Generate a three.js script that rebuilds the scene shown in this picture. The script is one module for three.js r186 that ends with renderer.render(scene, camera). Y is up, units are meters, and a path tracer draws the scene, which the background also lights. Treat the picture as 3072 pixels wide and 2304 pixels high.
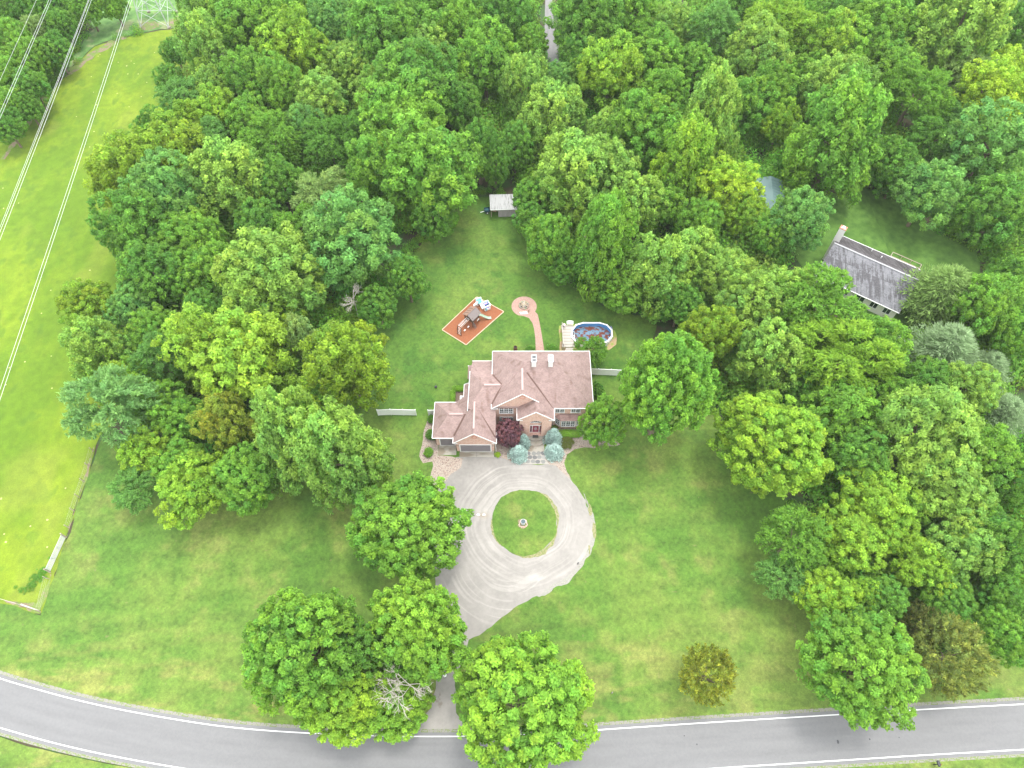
import * as THREE from 'three';
import { ConvexGeometry } from 'three/addons/geometries/ConvexGeometry.js';
import { RoundedBoxGeometry } from 'three/addons/geometries/RoundedBoxGeometry.js';
import { mergeGeometries } from 'three/addons/utils/BufferGeometryUtils.js';

// ---------------------------------------------------------------- camera, sky, sun, exposure
const scene = new THREE.Scene();
const camera = new THREE.PerspectiveCamera(58.7, 4 / 3, 1, 1500);
camera.position.set(0, 100, 0);
camera.rotation.set(THREE.MathUtils.degToRad(-58), 0, 0);
const renderer = new THREE.WebGLRenderer({ antialias: true });
renderer.setSize(1024, 768);
renderer.toneMapping = THREE.LinearToneMapping;
renderer.toneMappingExposure = 3.1;
renderer.shadowMap.enabled = true;
renderer.shadowMap.type = THREE.PCFSoftShadowMap;

{ // overcast sky: brighter towards the zenith, neutral white
  const W = 256, H = 128, d = new Float32Array(W * H * 4);
  for (let y = 0; y < H; y++) for (let x = 0; x < W; x++) {
    const el = ((y + 0.5) / H - 0.5) * Math.PI, s = Math.max(0, Math.sin(el)), l = el < 0 ? 0.3 : 1.0 + 0.22 * s, i = (y * W + x) * 4;
    d[i] = l * 0.985; d[i + 1] = l; d[i + 2] = l * 1.02; d[i + 3] = 1;
  }
  const t = new THREE.DataTexture(d, W, H, THREE.RGBAFormat, THREE.FloatType);
  t.mapping = THREE.EquirectangularReflectionMapping; t.magFilter = THREE.LinearFilter; t.needsUpdate = true;
  scene.background = t; scene.environment = t;
}
const sun = new THREE.DirectionalLight(new THREE.Color(1, 0.965, 0.9), 0.95);
sun.position.set(26, 170, -98); sun.target.position.set(0, 0, -70);
sun.castShadow = true; sun.shadow.radius = 24; sun.shadow.mapSize.set(4096, 4096);
Object.assign(sun.shadow.camera, { left: -150, right: 150, top: 150, bottom: -150, near: 1, far: 500 });
scene.add(sun, sun.target);
scene.fog = new THREE.FogExp2(new THREE.Color().setRGB(0.9, 0.95, 0.92), 0.0001);

// ---------------------------------------------------------------- survey, in metres
const OUTLINES = {
  front_lawn: [[-67.4, -52], [-58, -50], [-46, -46], [-30, -48], [-30, -62], [-26.72, -75.4], [-23.98, -81.9], [-20.39, -91.16], [-16.73, -97.31], [-13.87, -104.43], [-9.26, -108.49], [2.31, -108.49], [5.02, -98.58], [6.61, -88.78], [12.63, -84.15], [16.7, -79.7], [26.67, -76.46], [23.9, -66.27], [36.34, -53.4], [40.65, -44.27], [46.19, -36.63], [43.74, -26.17], [45.13, -21.04], [46.6, -19.18], [57.16, -17.97], [71.68, -20.41], [75, -20], [75, -12.9], [68.3, -12.5], [51.8, -11.8], [41.8, -11.3], [15.9, -9.8], [-6.9, -8.7], [-19.9, -8.9], [-32.1, -9.4], [-38.8, -10], [-48.7, -11.4], [-58.9, -13.2], [-69.6, -15.8], [-90, -22.5], [-90, -30], [-73.71, -25.51], [-67.33, -23.57]],
  field: [[-67.95, -52.54], [-67.54, -43.48], [-67, -29.53], [-66.59, -23.89], [-69.1, -23.89], [-73.5, -24.99], [-95, -30], [-130, -70], [-122, -115], [-113.95, -126.82], [-110.92, -132.4], [-109, -141.64], [-107.2, -150.56], [-104.21, -161.98], [-95.84, -166.99], [-85.48, -170.07], [-77.71, -160.02], [-70.68, -126.82], [-75.03, -109.18], [-72.72, -91.16], [-71.54, -75.4], [-63.6, -59.65]],
  scrub: [[-108.69, -140.77], [-107.33, -150.92], [-104.34, -162.37], [-95.96, -167.39], [-85.59, -170.48], [-83.43, -178.58], [-86.79, -192.2], [-117.15, -192.2], [-107.42, -170.07], [-108.17, -160.02]],
  verge: [[-90, -13], [-67.05, -8.3], [-62.8, -7.1], [-56.8, -6], [-51.9, -5.1], [-45.5, -4.3], [-32, -3.3], [-15, -2.6], [0, -2.6], [15, -3.2], [29, -4.1], [40.5, -4.85], [52, -5.5], [66.2, -6.2], [90, -7.5], [90, 12], [-90, 12]],
  neighbor_lawn: [[56.85, -106.45], [66.14, -109.18], [73.66, -111.97], [79.27, -107.81], [84.9, -98.58], [91.46, -93.58], [89.77, -86.44], [78.13, -75.4], [66.55, -73.31], [58.57, -81.9], [55.4, -91.16]],
  drive: [[-9.07, -48.74], [-2.32, -48.74], [-0.3, -48.16], [3.28, -47.25], [7.37, -47.25], [8.78, -45.47], [10.31, -43.48], [11.42, -41.14], [12.19, -38.48], [12.39, -35.89], [11.51, -33.01], [9.87, -30.77], [8.09, -29.19], [5.67, -27.84], [3.62, -26.37], [0.93, -24.86], [-1.38, -23.25], [-3.01, -22.17], [-4.61, -20.91], [-6.09, -20.29], [-6.59, -17.97], [-7.23, -16.47], [-7.77, -14.42], [-7.37, -11.02], [-6.78, -9.91], [-4.6, -8.49], [-13.68, -8.49], [-11.73, -10.13], [-10.73, -11.63], [-10.36, -14.77], [-10.23, -17.97], [-10.22, -22.29], [-10.77, -26.17], [-11.48, -30.22], [-12.13, -35.16], [-12.26, -39.61], [-12.09, -42.7], [-10.42, -45.71], [-9.15, -47.09]],
  gravel: [[-15.07, -48.74], [-14.72, -51.26], [-14.52, -53.84], [-14.06, -56.21], [-12.26, -56.04], [-12.07, -48.74], [-9.82, -48.74], [-7.93, -48.32], [-8.24, -46.68], [-10.02, -45.07], [-11.71, -42.54], [-13.15, -42.23], [-12.87, -45.87], [-12.83, -47.66], [-14.24, -47.5]],
  bed_left: [[-2.85, -48.74], [-2.75, -52.54], [-0.85, -56.04], [2.59, -51.68], [1.95, -48.74], [1.64, -47.34], [-0.45, -47.99]],
  bed_right: [[5.51, -47.34], [6.44, -53.4], [13.5, -56.04], [17.72, -50.83], [14.65, -50.16], [12.02, -50.41], [10.11, -49.99], [9.01, -48.99], [8.5, -47.5], [8.73, -45.87], [9.83, -44.11], [6.99, -47.09]],
  side_bed: [[11.21, -42.7], [11.96, -40.53], [12.67, -38.11], [12.95, -35.89], [12.04, -32.66], [10.71, -31.05], [9.48, -29.87], [8.26, -28.44], [5.65, -27.17], [3.95, -26.17], [2.94, -26.17], [9.89, -31.26], [11.41, -33.72], [11.89, -35.89], [11.72, -38.86]],
  ditch: [[-68.33, -50.41], [-68.1, -50.41], [-67.63, -45.07], [-67.72, -40.76], [-67.67, -36.63], [-67.41, -35.16], [-67.55, -35.16], [-67.86, -40.53], [-68.09, -46.04]],
  corner: [[-67.93, -29.67], [-67.61, -29.53], [-67.21, -26.17], [-67.31, -23.7], [-70.82, -24.93], [-73.73, -25.58], [-73.84, -25.84], [-70.33, -25.38], [-68.23, -25.12], [-67.92, -26.83]],
  lane: [[8.93, -185.26], [10.67, -185.26], [10.79, -170.07], [12.23, -158.08], [12.94, -150.56], [13.37, -145.14], [9.21, -145.14], [8.4, -156.16], [8.25, -168.01]],
  mulch: [[-12.7, -74.05], [-8.2, -70.7], [-1.5, -78.2], [-6.6, -81.7]],
  dirt_tower: [[-96.03, -169.66], [-95.69, -172.58], [-92.28, -173.21], [-90.34, -170.48], [-92.84, -168.83]],
  dirt_tower2: [[-88.32, -170.48], [-88.74, -173.85], [-85.97, -174.27], [-84.55, -169.66]],
  dry1: [[-107.26, -149.09], [-107.28, -152.4], [-104.79, -158.46], [-102.92, -161.58], [-100.5, -164.96], [-96.96, -166.78], [-99.31, -162.97], [-102.95, -158.08], [-105.04, -152.4]],
  dry2: [[-111.22, -119.94], [-110.92, -129.66], [-110, -139.92], [-109.85, -143.38], [-108.88, -141.29], [-109.26, -130.78], [-110.21, -119.94]],
};
// every tree: x, z, crown half width, crown half height, crown centre height, kind, leaf tone, label
const TREES = [
  [-123.16, -167.77, 4.59, 4.82, 6.62, 'round', 'D', "dark tree in the top left corner, beyond the pasture"],
  [-115.02, -159.84, 3.35, 3.18, 5.78, 'feather', 'W', "greyish thin-leaved tree between the two left power line bundles, beyond the pasture"],
  [-114.57, -169.68, 3.9, 4.1, 5.9, 'round', 'D', "dark tree at the top edge, behind the greyish tree beyond the pasture"],
  [-117.34, -152.33, 4.82, 5.06, 6.86, 'round', 'G', "wide green tree on the left frame edge, below the dark corner tree"],
  [-109.77, -161.76, 3.81, 4, 5.8, 'round', 'D', "dark rounded tree left of the scrub, right of the greyish thin-leaved tree"],
  [-110.82, -145.96, 4.5, 4.73, 6.53, 'round', 'G', "green tree under the leftmost power line bundle, left of the pasture corner"],
  [-106.87, -150.57, 3.9, 4.1, 5.9, 'round', 'D', "dark tree at the wood edge just above the dry grass corner of the pasture"],
  [-113.68, -140.83, 4.21, 4.42, 6.22, 'oak', 'G', "bright green tree on the left frame edge, halfway down the far wood"],
  [-106.93, -136.85, 3.94, 4.14, 5.94, 'round', 'D', "dark green tree at the pasture edge, left of the middle power line bundle"],
  [-109.62, -130.91, 3.86, 4.06, 5.86, 'round', 'G', "green tree on the left frame edge, second from the near end of the far wood"],
  [-106.55, -131.01, 3.02, 3.18, 4.98, 'round', 'D', "small dark tree on the pasture edge at the near end of the far wood"],
  [-108.11, -123.98, 3.56, 3.75, 5.55, 'round', 'D', "dark tree at the nearest tip of the far wood, on the left frame edge"],
  [-105.47, -168.64, 4.13, 4.34, 6.14, 'round', 'G', "bushy green tree at the top edge, behind the scrub below the tower lines"],
  [-99.89, -170.94, 3.68, 3.87, 5.67, 'round', 'G', "low green tree at the top edge, left of the lattice tower"],
  [-74.99, -164.34, 6.17, 6.17, 7.97, 'tall', 'L', "pale tree at the top frame edge, first tree right of the lattice tower"],
  [-67.95, -143.58, 6.35, 8.25, 10.05, 'tall', 'L', "tall pale tree on the pasture edge with the bare snag at its right foot"],
  [-67.51, -160.43, 5.63, 5.92, 7.72, 'round', 'G', "green tree at the top edge, behind and right of the tall pale pasture tree"],
  [-79.38, -151.51, 3.01, 3.16, 4.96, 'round', 'D', "small dark tree on the far pasture edge, below the lattice tower"],
  [-77.61, -140.48, 3.34, 3.51, 5.31, 'round', 'D', "second small dark tree down the pasture edge from the lattice tower"],
  [-72, -132.02, 4.65, 3.96, 6.56, 'feather', 'B', "bluish soft tree on the pasture edge, below the two small dark trees"],
  [-74.83, -122.15, 4.35, 4.57, 6.37, 'round', 'D', "dark low tree jutting into the pasture, above the olive tree"],
  [-65.55, -135.58, 4.77, 5.01, 6.81, 'round', 'L', "pale round tree below the tall pale pasture tree"],
  [-57.6, -136.32, 5.93, 6.32, 8.12, 'round', 'G', "green tree just below the bare snag, in the second row from the pasture"],
  [-49.51, -132.88, 5.74, 6.87, 8.67, 'round', 'G', "large green tree below the yellow-green lobed tree at the forest back"],
  [-59.22, -152.67, 8.55, 8.98, 10.78, 'round', 'G', "very wide green tree near the top edge, left of the yellow-green lobed tree"],
  [-48.74, -144.22, 7.9, 8.29, 10.09, 'oak', 'Y', "yellow-green lobed tree in the upper left forest, brightest of that part"],
  [-54.39, -164.8, 6.17, 6.48, 8.28, 'round', 'G', "green tree at the top edge, above the yellow-green lobed tree"],
  [-42.44, -156.26, 6.23, 6.54, 8.34, 'round', 'B', "bluish rounded tree near the top edge, right of the yellow-green lobed tree"],
  [-39.9, -144.23, 4.48, 4.7, 6.5, 'round', 'L', "pale narrow tree below the bluish rounded tree near the top edge"],
  [-46.87, -166.59, 5.97, 6.27, 8.07, 'round', 'D', "dark tree at the top edge, behind the bluish rounded tree"],
  [-62.94, -126.85, 5.04, 5.29, 7.09, 'oak', 'Y', "yellowish tree in the second row from the pasture, right of the bluish soft tree"],
  [-68.48, -124.97, 4.39, 4.62, 6.42, 'round', 'Y', "small yellow-green tree on the pasture edge, above the long olive tree"],
  [-63.27, -117.84, 4.99, 4.24, 6.84, 'feather', 'B', "bluish feathery tree behind the pale speckled tree, in a dip of the canopy"],
  [-55.24, -123.27, 5.17, 5.44, 7.24, 'round', 'G', "green tree in the middle of the left forest, right of the yellowish tree"],
  [-40.84, -128.75, 5.88, 6.18, 7.98, 'oak', 'L', "pale lobed tree in the middle of the left forest, under the pale narrow tree"],
  [-48.98, -116.44, 5.89, 5.01, 7.61, 'feather', 'G', "soft feathery green tree in the middle of the left forest, above the pale speckled tree"],
  [-43.1, -122.34, 4.75, 5, 6.8, 'round', 'B', "blue-green dome in the middle of the left forest, left of the feathery olive crown"],
  [-37.33, -115.65, 5.68, 4.84, 7.44, 'feather', 'D', "dark feathery crown left of the giant lobed oak"],
  [-67.51, -110.71, 7.02, 7.37, 9.17, 'oak', 'O', "long olive tree on the pasture edge, upper of the two olive crowns"],
  [-73.65, -106.34, 7.27, 7.63, 9.43, 'oak', 'O', "olive-gold tree jutting furthest into the pasture, lower of the two olive crowns"],
  [-79.44, -104.2, 3.31, 3.71, 5.51, 'round', 'O', "small olive tree at the foot of the olive-gold crowns on the pasture edge"],
  [-53.97, -102.6, 7.36, 7.36, 9.16, 'tall', 'L', "pale speckled tree in the middle of the left forest, taller than its neighbours"],
  [-64.97, -99.15, 7.25, 7.61, 9.41, 'round', 'B', "big bluish dome behind the pasture edge, below the long olive tree"],
  [-68.86, -90.13, 7.34, 7.7, 9.5, 'round', 'D', "broad dark green tree on the pasture edge, below the big bluish dome"],
  [-58.69, -88.69, 5.58, 5.86, 7.66, 'round', 'G', "green dome below the big bluish dome, above the dark forest gap"],
  [-45.4, -104.46, 5.01, 5.49, 7.29, 'round', 'D', "dark tree right of the pale speckled tree"],
  [-36.29, -100.55, 5.54, 4.72, 7.32, 'feather', 'W', "pale willow-like tree left of the giant lobed oak, with thin soft foliage"],
  [-39.89, -93.02, 4.7, 4, 6.6, 'feather', 'G', "soft green tree below the pale willow-like tree"],
  [-28.07, -85.73, 8.53, 8.95, 10.75, 'oak', 'B', "blue-green lobed tree bordering the back lawn, left of the white-roofed shed clearing"],
  [-40.8, -77.34, 8.55, 8.97, 10.77, 'round', 'L', "large pale dome two crowns left of the back lawn, above the lime trees"],
  [-52.12, -81.58, 5.42, 5.69, 7.49, 'round', 'G', "green dome left of the large pale dome"],
  [-63.44, -80.66, 6.07, 6.37, 8.17, 'round', 'D', "dark tree behind the small olive-gold tree on the pasture edge"],
  [-57.39, -80.74, 4.56, 4.79, 6.59, 'round', 'G', "green tree with a bare twiggy top beside the dark tree behind the pasture"],
  [-26.38, -148.26, 9.69, 10.17, 11.97, 'round', 'D', "broad olive-dark dome near the top edge, left of centre"],
  [-34.68, -141.72, 5.72, 6.11, 7.91, 'round', 'L', "pale green dome left of the broad olive-dark dome"],
  [-11.45, -150.43, 7.42, 7.79, 9.59, 'round', 'G', "big bright dome near the top edge, left of the lane"],
  [-15.38, -165.07, 7.09, 7.44, 9.24, 'round', 'G', "green tree at the top edge, behind the big bright dome left of the lane"],
  [-2.3, -159.9, 7.2, 7.56, 9.36, 'round', 'D', "dark tree at the top edge, just left of the lane end"],
  [-19.88, -142.54, 6.8, 7.15, 8.95, 'round', 'L', "pale tree below the broad olive-dark dome"],
  [-5.91, -139.74, 6.7, 8.17, 9.97, 'oak', 'G', "lobed green tree left of the lane, below the big bright dome"],
  [-29.53, -133.04, 5.15, 5.41, 7.21, 'round', 'L', "pale small dome above the giant lobed oak, on its left"],
  [-20.59, -130.5, 8.73, 9.17, 10.97, 'round', 'D', "olive-dark wide crown directly behind the giant lobed oak"],
  [-22.03, -119.1, 8.38, 8.8, 10.6, 'oak', 'G', "lobed green tree rising just behind the giant lobed oak, left of the lane"],
  [-15.38, -102.4, 9.64, 10.12, 11.92, 'oak', 'G', "giant lobed oak overhanging the back lawn left of the white-roofed shed"],
  [-25.57, -104.74, 5.88, 8.11, 9.91, 'oak', 'G', "lobed tree leaning on the left side of the giant oak"],
  [-32.46, -116.98, 4.75, 5.38, 7.98, 'feather', 'D', "dark olive tree between the blue-green dome and the giant oak"],
  [-11.72, -128.84, 5.05, 5.89, 7.69, 'round', 'D', "dark tree on the right flank of the giant oak, upper"],
  [-6.6, -112.5, 4.34, 6.7, 8.5, 'round', 'D', "dark tree on the right flank of the giant oak, lower"],
  [-3.36, -110.41, 3.36, 4.99, 6.79, 'round', 'D', "dark tree directly behind the white-roofed shed"],
  [-18.67, -80.65, 4.03, 4.9, 6.7, 'round', 'D', "dark small tree at the left edge of the back lawn, above the dead twiggy tree"],
  [-23.69, -75.36, 3.45, 3.63, 5.43, 'round', 'D', "dark low tree beside the dead twiggy tree at the back lawn"],
  [-14.63, -95.78, 4.48, 4.71, 6.51, 'round', 'D', "dark skirt tree under the giant oak, on the upper left lawn edge"],
  [2.99, -132.09, 5.29, 7.19, 8.99, 'tall', 'L', "pale pointed tree left of the lane mouth"],
  [4.55, -151.63, 4.36, 4.58, 6.38, 'round', 'G', "small green tree on the left side of the lane"],
  [10.62, -139.49, 3.97, 4.18, 5.98, 'round', 'B', "bluish thin tree in the middle of the lane mouth"],
  [17.8, -155.21, 8.19, 8.59, 10.39, 'round', 'D', "dark green tree at the top edge, right of the lane"],
  [28.48, -161.64, 6.79, 7.13, 8.93, 'round', 'G', "green tree near the top edge, second right of the lane"],
  [15.99, -147.7, 4.75, 4.99, 6.79, 'round', 'D', "dark tree on the right side of the lane"],
  [21.58, -136.24, 7.05, 7.93, 9.73, 'oak', 'Y', "yellow-green lobed tree right of the lane mouth"],
  [16.23, -140.43, 3.75, 4.92, 6.72, 'round', 'G', "narrow green tree between the lane mouth and the yellow-green lobed tree"],
  [28.66, -155.23, 4.81, 4.1, 6.7, 'feather', 'G', "flat soft crown above the yellow-green lobed tree right of the lane"],
  [32.13, -142.54, 6.59, 6.92, 8.72, 'round', 'G', "green dome right of the yellow-green lobed tree"],
  [37.98, -157.44, 5.35, 5.62, 7.42, 'round', 'L', "pale dome near the top edge, left of the dark blue-green dome"],
  [7.12, -121.46, 6.32, 6.8, 8.6, 'tall', 'L', "pale double-topped tree, left top, above the shed clearing"],
  [11.74, -124.75, 4.77, 5.93, 7.73, 'tall', 'L', "pale double-topped tree, right top, above the shed clearing"],
  [19.11, -119.47, 4.91, 4.92, 6.72, 'tall', 'L', "pale pointed tree in the middle of the right forest, left of the deep green dome"],
  [11.47, -103.01, 7.92, 7.92, 9.72, 'tall', 'L', "broad speckled pale tree right above the white-roofed shed"],
  [18, -104.69, 6.68, 7.01, 8.81, 'round', 'L', "yellowish pale tree right of the broad speckled one above the shed"],
  [26.76, -117.56, 6.79, 7.76, 9.56, 'oak', 'G', "deep green dome left of the lemon-tipped tree"],
  [32.74, -131.7, 5.32, 5.78, 7.58, 'oak', 'G', "green lobed tree above the deep green dome"],
  [33.23, -106.74, 6.28, 8.65, 10.45, 'tall', 'Y', "lemon-tipped loose tree in the middle of the right forest"],
  [4.87, -101.14, 4.39, 4.62, 6.42, 'round', 'D', "dark tree whose branches hang over the right side of the white-roofed shed"],
  [6.77, -88.01, 4.84, 5.98, 7.78, 'round', 'G', "bright medium tree on the right edge of the back lawn, near the shed"],
  [3.91, -95.72, 3.39, 3.56, 5.36, 'round', 'D', "low dark tree beside the shed, right side of the back lawn"],
  [23.28, -98.06, 5.79, 6.08, 7.88, 'tall', 'L', "pale tall tree behind the dense crowns on the right edge of the back lawn"],
  [15.49, -82.69, 5.75, 10.99, 12.79, 'tall', 'G', "tall dense tree on the right edge of the back lawn, above the pool"],
  [24.12, -79.47, 6.5, 7.49, 9.29, 'tall', 'L', "pale dense tree behind the pool, right of the tall dense tree"],
  [9.25, -84.71, 3.24, 3.41, 5.21, 'round', 'D', "low tree at the right lawn edge, under the bright medium tree"],
  [32.95, -84.5, 5.5, 5.5, 7.3, 'tall', 'L', "pale tree two crowns right of the one behind the pool"],
  [37.57, -81.5, 4.91, 5.16, 6.96, 'round', 'L', "pale round tree left of the sunken grey-roofed house"],
  [19.54, -78.12, 4.51, 4.74, 6.54, 'round', 'G', "low green tree at the lawn edge right above the pool"],
  [46.98, -154.46, 5.62, 6.02, 8.62, 'feather', 'B', "dark blue-green dome near the top edge, right of centre"],
  [61.61, -155.31, 7.15, 6.08, 8.68, 'feather', 'Y', "yellowish olive soft tree near the top edge, right half"],
  [72.82, -163.12, 3.58, 4.02, 5.82, 'round', 'G', "narrow green tree at the right of the yellowish olive soft tree"],
  [79.47, -162.75, 5.44, 5.72, 7.52, 'round', 'D', "dark green tree near the top edge, left of the wide green crown"],
  [55.54, -165.08, 5.48, 5.76, 7.56, 'round', 'D', "dark tree at the top edge between the blue-green dome and the olive soft tree"],
  [85.57, -153.63, 7.49, 7.87, 9.67, 'round', 'G', "wide green crown near the top edge, left of the great pale tree"],
  [100.05, -148.69, 10.56, 10.56, 12.36, 'tall', 'L', "great pale yellowish tree near the top right corner"],
  [117.94, -156.35, 5.08, 6.27, 8.07, 'round', 'D', "dark tree in the top right corner"],
  [98.88, -164.24, 5.93, 6.23, 8.03, 'round', 'D', "dark tree at the top edge, left of the great pale yellowish tree"],
  [55.26, -145.24, 6.87, 7.21, 9.01, 'round', 'L', "light green dome under the yellowish olive soft tree"],
  [56.06, -132.36, 5.31, 6.45, 8.25, 'round', 'G', "green tree left of the huge dome beside the neighbour clearing"],
  [71.85, -147.3, 7.13, 7.48, 9.28, 'oak', 'Y', "flat orange-tipped yellow crown left of the wide green crowns, upper right"],
  [80.8, -147.16, 5.4, 5.67, 7.47, 'round', 'G', "green dome right of the flat orange-tipped crown"],
  [85.17, -140.19, 5.7, 5.98, 7.78, 'round', 'G', "green dome two crowns right of the flat orange-tipped crown"],
  [85.82, -129.51, 6.72, 6.52, 9.12, 'feather', 'G', "dark soft tree between the huge dome and the yellow tree"],
  [68.53, -129.96, 7.72, 8.11, 9.91, 'round', 'L', "upper crown behind the huge dome above the neighbour clearing"],
  [63.08, -110.6, 10.1, 10.99, 12.79, 'tall', 'G', "huge dome above the neighbour clearing, largest crown of the upper right"],
  [40.35, -118.52, 6.34, 9.78, 11.58, 'tall', 'L', "tall poplar-like pale tree left of the dark gap in the upper right forest"],
  [56.52, -122.81, 3.52, 5.1, 6.9, 'oak', 'Y', "small layered yellow-green tree left of the huge dome"],
  [50.03, -127.98, 5.24, 6.17, 7.97, 'oak', 'G', "layered green tree above the dark gap in the upper right forest"],
  [101.63, -139.57, 5.78, 4.92, 7.52, 'feather', 'W', "flat pale olive crown left of the bright yellow trees"],
  [101.3, -128.85, 7.1, 7.45, 9.25, 'oak', 'YY', "bright yellow tree near the right frame edge, lower of the two yellow ones"],
  [111.98, -139.85, 5.27, 5.53, 7.33, 'oak', 'YY', "bright yellow tree on the right frame edge, upper of the two yellow ones"],
  [95.72, -125.36, 4.54, 3.87, 6.47, 'feather', 'B', "greyish blue tree below the flat pale olive crown"],
  [87.57, -117.93, 5.17, 4.4, 7, 'feather', 'D', "dark soft tree below the greyish blue tree, right forest"],
  [94, -110.73, 8.5, 8.92, 10.72, 'oak', 'B', "blue-green lobed tree below the bright yellow trees"],
  [79.89, -100.15, 6.2, 6.7, 8.5, 'oak', 'B', "blue-green lobed tree on the upper right edge of the neighbour clearing"],
  [91, -94.93, 6.96, 7.3, 9.1, 'round', 'D', "dark green tree at the right frame edge, right of the neighbour clearing"],
  [77.56, -108.14, 4.7, 4.94, 6.74, 'oak', 'D', "dark tree at the back of the neighbour clearing"],
  [42.03, -101.95, 5.7, 5.99, 7.79, 'oak', 'YY', "bright yellow-green tree hiding part of the teal roof"],
  [44.59, -97.42, 4.33, 4.55, 6.35, 'round', 'Y', "yellow-green tree below the bright one beside the teal roof"],
  [53.39, -93.14, 6.03, 6.35, 8.15, 'round', 'B', "bluish green tree on the left edge of the neighbour clearing"],
  [35.19, -94.39, 4.64, 4.88, 6.68, 'round', 'G', "green tree below the lemon-tipped tree"],
  [47.89, -92.58, 4.07, 4.28, 6.08, 'round', 'G', "small green tree below the teal roof"],
  [40.57, -73.34, 5.88, 6.18, 7.98, 'round', 'L', "pale dome left of the smooth tree below the grey-roofed house"],
  [47.24, -76.59, 5.32, 5.32, 7.12, 'tall', 'L', "speckled pale tree at the lower left of the grey-roofed house"],
  [52.22, -72.04, 7.06, 6, 8.6, 'feather', 'G', "smooth soft green tree hiding the lower left of the grey-roofed house"],
  [32.54, -67.01, 4.39, 6.53, 8.33, 'oak', 'O', "golden olive tree behind the big tree right of the brick house"],
  [41.39, -62.75, 6.23, 6.24, 8.04, 'tall', 'L', "speckled pale tree right of the golden olive tree"],
  [51.95, -60.66, 7.7, 6.54, 9.14, 'feather', 'Y', "wide yellow-green airy tree below the smooth soft tree"],
  [60.51, -65.71, 5.06, 5.32, 7.12, 'round', 'G', "green tree right of the airy yellow-green tree, above the silver pines"],
  [75.73, -77.45, 6.19, 6.32, 6.72, 'pine', 'W', "pale pine right of the grey-roofed house"],
  [80.92, -73.28, 5.54, 6.24, 8.04, 'round', 'G', "bright green tree at the right of the pale pine"],
  [89.33, -80.47, 4.02, 5.11, 6.91, 'round', 'D', "dark tree at the right frame edge beside the pale pine"],
  [72.65, -65.59, 6.52, 5.55, 5.95, 'pine', 'WW', "silvery pine below the pale pine, wide and blue-grey"],
  [81.01, -63.88, 3.76, 3.21, 3.61, 'pine', 'WW', "small silvery pine right of the wide blue-grey one"],
  [84.77, -67.74, 3.81, 4.47, 6.27, 'round', 'G', "green tree at the right frame edge beside the silvery pines"],
  [73.16, -57.71, 4.42, 4.65, 6.45, 'round', 'L', "light green dome below the silvery pines"],
  [67.59, -59.14, 3.99, 4.2, 6, 'round', 'D', "dark tree left of the light green dome below the silvery pines"],
  [79.77, -54.67, 4.19, 3.57, 3.97, 'pine', 'WW', "silvery pine at the right frame edge, lowest of the silvery ones"],
  [61.42, -48.01, 7.62, 8, 9.8, 'round', 'L', "wide pale-tipped dome in the right middle"],
  [37.89, -46.02, 8.34, 7.17, 9.77, 'big', 'Y', "big yellow-green tree with bare twigs in its top, right of the front lawn"],
  [50.2, -51.63, 5.76, 6.05, 7.85, 'oak', 'G', "green tree right of the big tree with bare twigs"],
  [51.76, -45.22, 5.16, 5.42, 7.22, 'round', 'D', "dark tree in the shaded dip right of the big tree with bare twigs"],
  [70.05, -44.7, 5.43, 5.7, 7.5, 'round', 'G', "green tree below the lowest silvery pine"],
  [73.7, -41.02, 3.54, 4.75, 7.35, 'round', 'D', "dark tree at the right frame edge, right middle"],
  [52.74, -38.51, 4.86, 4.13, 6.73, 'oak', 'Y', "lime tree below the wide pale-tipped dome"],
  [63.57, -40.56, 5.82, 4.95, 7.55, 'round', 'L', "pale dome with a leaning trunk below it, right part"],
  [39.52, -32.44, 4.3, 4.2, 6.8, 'feather', 'G', "fresh green tree at the front lawn edge, right side"],
  [37.57, -27.63, 3.22, 2.74, 5.34, 'feather', 'B', "blue-green low tree at the front lawn edge, below the fresh green one"],
  [47.59, -32.87, 4.59, 3.91, 6.51, 'oak', 'Y', "yellow-green domed tree behind the fresh green lawn-edge tree"],
  [54.13, -33.72, 3.58, 3.05, 5.65, 'oak', 'Y', "lime dome above the fallen bare limb, lower right"],
  [56.66, -28.71, 3.71, 4.08, 6.68, 'oak', 'Y', "lime dome right of the fallen bare limb, lower right"],
  [62.31, -30.79, 4.74, 5.11, 7.71, 'oak', 'L', "pale billowy tree right of the lime domes, lower right"],
  [67.15, -30.87, 4.2, 5.85, 8.45, 'round', 'D', "dark tree at the right frame edge, lower right"],
  [42.67, -24.59, 4.02, 3.43, 6.03, 'oak', 'Y', "yellowish dome above the big roadside tree"],
  [47.8, -25.01, 2.15, 3.02, 5.62, 'oak', 'Y', "small yellow-tipped crown beside the yellowish dome above the roadside tree"],
  [50.23, -24.75, 3.29, 2.81, 5.41, 'round', 'D', "dark tree behind the roadside tree, right of the yellow-tipped crown"],
  [43.32, -15.16, 7.51, 6.38, 8.98, 'big', 'G', "big round roadside tree hanging over the far edge line at right"],
  [56.58, -16.98, 4.81, 5.71, 6.11, 'cedar', 'C', "brown-green cedar at the roadside, right of the big roadside tree"],
  [55.54, -21.28, 3.14, 3.59, 3.99, 'cedar', 'CD', "dark brown cedar behind the brown-green cedar"],
  [64.23, -19.34, 3.39, 4.07, 6.67, 'round', 'G', "bright green young tree at the right frame edge near the road"],
  [67.48, -25.04, 3.42, 2.91, 5.51, 'round', 'D', "dark tree above the bright young tree near the road"],
  [59.55, -24.26, 3.28, 2.8, 5.4, 'round', 'D', "dark tree behind the dark brown cedar"],
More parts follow.
